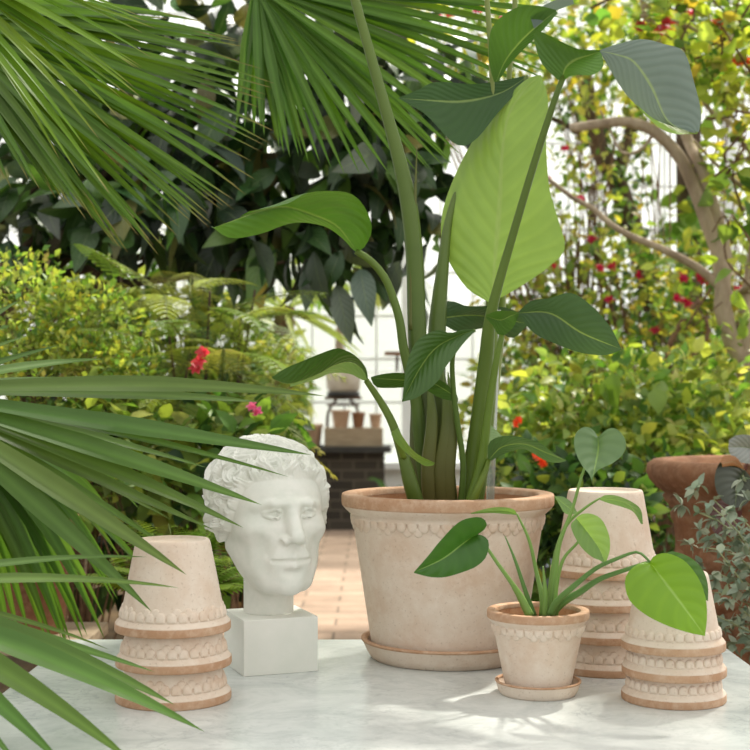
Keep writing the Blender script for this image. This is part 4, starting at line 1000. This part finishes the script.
def crown(t, b0, blobs, pal, wts, tmpl, size, mat='leaf', out=.5, droop=.15, twigs=0, name='foliage', upj=.6):
    fm, sm = MB(), MB()
    for (px, py, d, rx, ry, rz, n) in blobs:
        c = P(px, py, d); pos, dr = blob(n, c, (rx, ry, rz), .1)
        scatter(fm, pos, nrm(dr*out+RNG.normal(0, .5, (n, 3))+np.array((0, 0, .2-droop))), size*(.6+.8*RNG.random(n)), cols_from(n, pal, wts), tmpl, upj)
        for k in range(twigs):
            a = c+nrm(RNG.normal(0, 1, 3))*np.array((rx, ry, rz))*.9; b = c+nrm(RNG.normal(0, 1, 3))*np.array((rx, ry, rz))*.9
            v, f = tube([a, (a+b)/2+RNG.normal(0, .08, 3), b], [.006, .0025], 9, 4); sm.add(v, f)
    fm.build(name, M[mat], t, b0)
    if twigs: sm.build('twigs', M['twig'], t, b0)

d = 5.4
t, b0 = tree('pale_barked_tree', 'pale barked pruned tree forking at the right edge, one long bare branch reaching left', tree_base(812, d),
    [([(800, 520, d), (772, 440, d), (752, 390, d), (742, 362, d), (731, 337, d), (723, 310, d), (723, 290, d), (719, 255, d), (707, 222, d), (696, 192, d), (680, 158, d), (655, 132, d), (628, 122, d), (600, 124, d), (570, 128, d)], .062, .018),
     ([(742, 362, d), (744, 330, d), (749, 290, d), (758, 230, d), (770, 150, d)], .034, .02),
     ([(724, 290, d), (726, 255, d), (714, 207, d), (700, 165, d), (688, 140, d+.1), (672, 90, d+.1), (655, 40, d+.1), (646, 5, d+.1), (640, -30, d+.1)], .024, .022),
     ([(723, 290, d), (708, 276, d), (693, 265, d), (660, 248, d), (633, 237, d), (612, 225, d), (593, 209, d), (572, 197, d), (547, 178, d)], .019, .008),
     ([(752, 385, d), (762, 340, d), (775, 300, d)], .03, .02),
     ([(725, 297, d), (740, 292, d), (752, 285, d-.1), (775, 270, d-.1)], .014, .01),
     ([(640, 16, d), (676, 22, d), (703, 34, d), (724, 48, d), (740, 66, d), (765, 95, d)], .009, .006),
     ([(770, 200, d), (740, 185, d), (712, 160, d), (694, 140, d)], .012, .005),
     ([(745, 210, d), (720, 188, d), (702, 180, d), (680, 170, d)], .008, .004),
     ([(712, 165, d), (718, 140, d), (712, 120, d)], .006, .003), ([(655, 132, d), (640, 150, d), (622, 152, d), (610, 130, d), (600, 110, d)], .007, .004),
     ([(763, 175, d), (735, 128, d), (712, 112, d), (700, 95, d)], .014, .008)])
crown(t, b0, [(700, 30, 5.3, .28, .3, .22, 130), (735, 110, 5.3, .16, .25, .35, 110), (665, 12, 5.4, .35, .3, .12, 110), (745, 180, 5.2, .15, .2, .2, 55), (730, 60, 5.2, .2, .2, .15, 70), (735, 260, 5.3, .12, .2, .2, 16)],
      [(.42, .52, .08, 1), YG, LG, MG, YE], [4, 3, 3, 2, 1], T_BROAD, .068, twigs=5)
# leafy crown added to the pale tree, out of view, to shade the table
pos, dr = blob(520, np.array((1.25, 4.1, 3.75)), (1.25, 1.15, .32)); fm2 = MB()
scatter(fm2, pos, nrm(dr*.3+RNG.normal(0, .6, (520, 3))), .12+.08*RNG.random(520), cols_from(520, [LG, YG, MG]), T_BROAD, .5)
fm2.build('shade_foliage', M['leaf'], t, b0)
mb2 = MB()
for e in ((.6, 4.2, 3.7), (1.2, 3.6, 3.7), (1.9, 4.3, 3.75), (1.3, 4.8, 3.8)):
    p3 = np.array(e); v, f = tube([P(770, 150, d)-b0, np.array((1.8, 5.2, 3.0))-b0, p3-b0], [.02, .016, .006], 16, 7); mb2.add(v, f)
mb2.build('shade_branches', M['bark'], t)
for q in ((668, 24, 5.3), (642, 26, 5.3), (664, 30, 5.2), (730, 22, 5.3), (716, 24, 5.3), (746, 62, 5.2), (740, 60, 5.2)): flower(t, P(*q), .045, (.75, .13, .04, 1) if q[0] > 700 else (.5, .05, .06, 1))

d = 8.6
t, b0 = tree('mossy_tree', 'dark mossy trunk leaning right, climbers around it, further back than the pale tree', tree_base(700, d),
    [([(692, 430, d), (680, 385, d), (668, 345, d), (652, 298, d), (640, 253, d), (628, 215, d), (616, 180, d), (600, 150, d), (590, 110, d), (580, 50, d)], .105, .05),
     ([(616, 182, d), (628, 140, d), (640, 90, d)], .05, .03), ([(600, 150, d), (575, 130, d), (545, 115, d)], .03, .015),
     ([(677, 380, d), (690, 345, d), (700, 330, d)], .05, .03)], 'dark_bark')
crown(t, b0, [(650, 290, 8.4, .28, .2, .4, 420), (668, 350, 8.3, .25, .2, .3, 360), (630, 200, 8.4, .16, .2, .3, 120), (600, 60, 8.6, .5, .4, .5, 420)], [MG, (.13, .2, .09, 1), LG, DG], [3, 3, 2, 2], T_OVATE, .07, droop=.5)
t, b0 = tree('straight_trunk_tree', 'straight brown trunk standing behind the pale barked tree', tree_base(690, 9.4), [([(690, 400, 9.4), (690, 260, 9.4), (688, 100, 9.4), (686, -60, 9.4)], .10, .085)], 'dark_bark')
crown(t, b0, [(690, -20, 9.4, .8, .5, .5, 350), (690, 215, 9.2, .15, .2, .25, 60)], [YG, LG, MG], [3, 2, 2], T_BROAD, .11)
# thin woody branch with bare twigs in the middle right
t, b0 = tree('bare_stemmed_shrub', 'knobbly bare yellow-brown stems rising out of the right-hand shrubs', tree_base(720, 6.2),
    [([(712, 430, 6.2), (702, 400, 6.2), (690, 375, 6.2), (697, 350, 6.2), (708, 335, 6.2), (706, 318, 6.2)], .018, .009), ([(690, 377, 6.2), (684, 362, 6.2), (678, 348, 6.2)], .008, .004),
     ([(715, 440, 6.2), (690, 405, 6.2), (670, 392, 6.2), (650, 388, 6.2)], .008, .004), ([(660, 375, 6.4), (672, 340, 6.4), (682, 322, 6.4), (700, 300, 6.4)], .018, .01)], 'twig')
crown(t, b0, [(690, 325, 6.3, .12, .1, .07, 40), (700, 350, 6.2, .15, .1, .1, 30)], [YE, YG, LG], [2, 2, 2], T_OVATE, .05)

RP = [YG, (.42, .48, .09, 1), LG, MG, YE, (.36, .30, .12, 1)]
bushy('flowering_shrub', 'tall loose yellow-leaved shrub dotted with red flowers right of the broad-leaved plant', 'shrub', tree_base(575, 7.4),
      [(570, 220, 7.4, .42, .4, .4, 360), (610, 290, 7.3, .4, .3, .35, 420), (550, 330, 7.4, .4, .3, .3, 420), (520, 390, 7.2, .3, .3, .4, 420), (590, 120, 7.6, .4, .4, .35, 260), (520, 260, 7.6, .3, .3, .5, 260), (500, 430, 7.2, .25, .3, .3, 260)],
      RP, [4, 3, 2, 2, 2, 1.6], T_OVATE, .062, nst=14, stem_r=.009)
t = bpy.data.objects['flowering_shrub']
for q in ((580, 199, 7), (600, 268, 7), (612, 267, 7), (592, 240, 7.2), (655, 330, 7), (548, 180, 7.2), (565, 150, 7.1), (610, 300, 7), (585, 310, 7), (640, 275, 7), (556, 268, 7.2), (470, 60, 7.4), (446, 70, 7.4), (520, 190, 7.2)): flower(t, P(*q), .036, (.52, .02, .07, 1))
bushy('fuchsia_shrub', 'upper shrub with hanging crimson flowers behind the pale barked tree', 'shrub', tree_base(690, 7.0),
      [(690, 280, 7, .25, .25, .28, 260), (715, 330, 7, .25, .2, .25, 260), (650, 60, 7.6, .6, .3, .35, 420), (730, 40, 7.4, .4, .3, .4, 360), (560, 30, 7.8, .6, .3, .3, 420), (745, 240, 7, .2, .2, .4, 220), (480, 60, 7.8, .5, .3, .5, 420), (410, 30, 7.6, .6, .3, .35, 300)],
      RP, [4, 3, 3, 2, 2, .6], T_OVATE, .075, nst=8, stem_r=.008)
t = bpy.data.objects['fuchsia_shrub']
for q in ((683, 278, 6.8), (700, 277, 6.8), (704, 280, 6.8), (687, 303, 6.8), (678, 298, 6.8), (738, 290, 6.8), (688, 5, 7), (692, 12, 7), (685, 18, 7), (438, 18, 7.3), (478, 10, 7.3), (450, 14, 7.3), (505, 18, 7.3), (458, 2, 7.3), (432, 75, 7.3), (245, 30, 7.3)): flower(t, P(*q), .038, (.62, .02, .09, 1))
bushy('leafy_shrub', 'broad bright green shrub behind the tall pot stack and the urn', 'shrub', tree_base(640, 5.0),
      [(600, 400, 5.0, .36, .3, .2, 620), (680, 400, 5.2, .32, .3, .2, 560), (560, 450, 4.9, .3, .25, .2, 520), (630, 455, 4.8, .34, .25, .16, 520), (740, 390, 5.4, .2, .2, .3, 320), (700, 440, 5, .3, .2, .15, 380), (600, 360, 5.1, .12, .1, .1, 60)],
      [YG, (.42, .5, .12, 1), LG, (.5, .56, .2, 1), MG], [4, 3, 4, 1.5, 2], T_OVATE, .062, nst=10)
t = bpy.data.objects['leafy_shrub']
for (px, py, s_) in ((612, 375, .13), (622, 368, .11), (604, 385, .1), (655, 330+60, .09), (590, 505-60, .09)):
    fm = MB(); scatter(fm, P(px, py, 4.7)[None]-np.array(t.location), np.array(((RNG.normal(0, .3), -.3, -.7),)), np.array([s_]), np.array([jit(LG)]), T_BROAD, .2)
    fm.build('broad_leaf', M['leaf'], t)
bushy('low_shrub', 'darker low shrub with orange blooms behind the rim of the biggest pot', 'shrub', tree_base(560, 4.2),
      [(560, 500, 4.2, .16, .2, .14, 300), (545, 560, 4.3, .2, .2, .2, 320), (590, 520, 4.1, .2, .15, .2, 300), (660, 520, 4.4, .16, .15, .25, 280), (520, 475, 4.6, .16, .15, .12, 200), (640, 590, 4.4, .2, .15, .2, 220)],
      [MG, DG, LG, YG, VD], [4, 4, 2, 1, 2], T_OVATE, .06, nst=7, stem_r=.004)
t = bpy.data.objects['low_shrub']
for q in ((519, 420, 4.4), (516, 424, 4.4), (536, 455, 4.1), (540, 460, 4.1), (543, 464, 4.1)): flower(t, P(*q), .018, (.85, .12, .03, 1))
bushy('hedge', 'dense dark hedge closing the bed behind the right-hand shrubs', 'hedge', tree_base(640, 9.6),
      [(560, 420, 9.6, .6, .3, .6, 520), (700, 420, 9.6, .7, .3, .6, 600), (780, 350, 9.4, .5, .3, .8, 420)], [MG, LG, YG, DG], [3, 3, 2, 1], T_OVATE, .12, nst=5, stem_r=.015)

# big terracotta urn on its pedestal at the right edge
ux = np.array((px2x(768, 3.35), 3.35, 0.0))
t = thing('pedestal', 'low square brick pedestal under the big urn', 'pedestal', ux); MB().add(*box(-.24, .24, -.24, .24, 0, .42, .01)).build('block', M['old_clay'], t, smooth=False)
t = thing('garden_urn', 'big weathered terracotta urn with a rounded moulded rim at the right edge', 'urn', ux+np.array((0, 0, .42)))
zt = 1.058-.42
pr = [(.001, 0), (.2, 0), (.21, .02), (.2, .05), (.19, .07), (.205, .2), (.22, .35), (.228, zt-.16), (.236, zt-.15), (.238, zt-.135), (.232, zt-.125), (.25, zt-.105), (.256, zt-.092), (.25, zt-.085), (.272, zt-.07), (.29, zt-.05), (.297, zt-.03), (.294, zt-.012), (.28, zt-.002), (.26, zt), (.235, zt-.006), (.23, zt-.05), (.001, zt-.052)]
v, f = lathe(pr, 64); MB().add(v, f).build('body', M['old_clay'], t)
mb = MB()
for k in range(10):
    a = k*2*math.pi/10
    for (dz, da, s_) in ((.0, 0, .06), (-.09, .12, .045), (-.09, -.12, .045), (-.17, 0, .05)):
        r_ = .212; c = np.array((r_*math.cos(a+da), r_*math.sin(a+da), zt-.24+dz)); nn = np.array((math.cos(a+da), math.sin(a+da), 0)); tx = np.array((-nn[1], nn[0], 0))
        vv = []; rings = 5; kk = 12
        for i in range(rings):
            q = i/(rings-1)
            for j in range(kk):
                b_ = 2*math.pi*j/kk; rr = s_*q*(1+.25*math.cos(3*b_)); vv.append(c+tx*rr*math.cos(b_)+np.array((0, 0, rr*math.sin(b_)))+nn*(.02*(1-q*q)-.004*q))
        ff = [(i*kk+j, i*kk+(j+1) % kk, (i+1)*kk+(j+1) % kk, (i+1)*kk+j) for i in range(rings-1) for j in range(kk)]
        mb.add(np.array(vv), ff)
mb.build('relief_ornament', M['old_clay'], t)
v, f = lathe([(.001, zt-.035), (.229, zt-.04)], 40); MB().add(v, f).build('soil', M['soil'], t)
# begonia growing in the urn
b0 = ux+np.array((-.02, -.05, 1.03)); t = thing('begonia', 'dark round-leaved begonia spilling over the front of the urn', 'plant', b0)
def bleaf(L, Mi, Rr_, col, d0, d1, lean, lab):
    mb = MB(); full_leaf(mb, L, Mi, Rr_, col, d0, d1, lean, 18, 6, .06); tag(mb.build('leaf', M['glossleaf'], t, b0), lab)
bleaf([(745, 470), (735, 458), (722, 460), (715, 474), (716, 490), (724, 502), (735, 508)], [(745, 470), (738, 485), (735, 508)], [(745, 470), (752, 480), (752, 495), (745, 505), (735, 508)], (.035, .045, .025, 1), 3.05, 2.98, (.03, .02), 'dark bronze leaf')
bleaf([(745, 470), (736, 457), (724, 456), (720, 462)], [(745, 470), (734, 462), (722, 464)], [(745, 470), (734, 466), (722, 467)], (.3, .12, .02, 1), 3.04, 2.97, (.0, .0), 'orange edge of the bronze leaf')
bleaf([(775, 455), (755, 437), (738, 435), (729, 440)], [(775, 458), (750, 448), (728, 447)], [(775, 466), (752, 464), (736, 461), (729, 452)], (.26, .29, .29, 1), 3.12, 3.02, (.02, .02), 'silver grey leaf')
bleaf([(742, 505), (722, 500), (708, 510), (712, 530)], [(742, 508), (728, 516), (714, 532)], [(742, 512), (740, 525), (730, 535), (716, 534)], (.10, .035, .03, 1), 3.1, 3.04, (.02, .02), 'dark red leaf')
for (x_, y_) in ((745, 470), (758, 450), (742, 506)):
    p3 = P(x_, y_, 3.07); v, f = tube([b0, (b0+p3)/2+np.array((0, 0, .07)), p3], [.006, .004], 12, 6); MB().add(v, f, (.18, .06, .04, 1)).build('stalk', M['stem'], t, b0)
# grey-leaved herb at the lower right
b0 = np.array((px2x(800, 2.95), 2.95, 0.0))
hp = old_pot('terracotta_pot', 'tall terracotta pot on the ground outside the right edge holding the grey-leaved herb', b0, .17, .5, 'far_clay')
b0 = b0+np.array((0, 0, .445)); t = thing('grey_herb', 'grey-green herb with thin trailing stems and downy leaves at the lower right edge', 'plant', b0)
fm, sm = MB(), MB()
ends = [(682, 505), (694, 490), (700, 475+10), (712, 520), (690, 545), (700, 565), (688, 590), (705, 610), (698, 640), (715, 580), (722, 545), (735, 510), (742, 535), (730, 600), (740, 570), (745, 620), (735, 645), (720, 625), (748, 500), (710, 540), (738, 590), (725, 565), (745, 555), (700, 530), (750, 640), (742, 480)]
for e in ends:
    dd = 2.85+RNG.normal(0, .09); p3 = P(e[0], e[1], max(dd, 2.72)); m1 = b0*.4+p3*.6+np.array((.02, 0, .05+.1*RNG.random()))
    c = spline([b0, b0*.75+p3*.25+np.array((0, 0, .15)), m1, p3], 30); v, f = tube(c[::3], [.0035, .0015], 14, 5); sm.add(v, f, (.34, .38, .2, 1))
    for k in range(9, 30, 2):
        sz = .022+.016*RNG.random()
        sd = nrm(RNG.normal(0, 1, (3, 3))+np.array((-.1, -.2, .2)))
        scatter(fm, np.tile(c[k], (3, 1)), sd, np.array([sz, sz*.8, sz*.9]), cols_from(3, [(.27, .33, .24, 1), (.2, .27, .19, 1), (.34, .39, .29, 1)], None, .08), T_OVATE, .5)
    scatter(fm, np.tile(p3, (4, 1)), nrm(RNG.normal(0, 1, (4, 3))+np.array((-.6, 0, .1))), np.full(4, .03), cols_from(4, [(.28, .34, .25, 1)], None, .08), T_OVATE, .5)
sm.build('stems', M['stem'], t, b0); fm.build('foliage', M['downy'], t, b0)
# zinc tub
t = thing('zinc_tub', 'dull grey zinc tub on the ground just right of the biggest pot', 'tub', (px2x(531, 6.4), 6.4, 0))
v, f = lathe([(.001, 0), (.13, 0), (.135, .01), (.155, .40), (.162, .41), (.165, .425), (.158, .43), (.15, .42), (.128, .03), (.001, .03)], 40); MB().add(v, f).build('body', M['zinc'], t)
for s_ in (-1, 1):
    v, f = tube([(s_*.152, -.04, .36), (s_*.18, -.03, .34), (s_*.18, .03, .34), (s_*.152, .04, .36)], .006, 14, 6); MB().add(v, f).build('handle', M['zinc'], t)

bushy('pale_fern_bush', 'airy yellow-green bush in front of the shaggy palm trunk', 'shrub', tree_base(275, 6.2), [(275, 385, 6.2, .12, .15, .22, 260), (284, 425, 6.2, .07, .1, .1, 70)], [(.42, .5, .16, 1), YG, LG, (.5, .5, .26, 1)], [3, 3, 2, 1], T_LANCE, .07, nst=6, stem_r=.004)
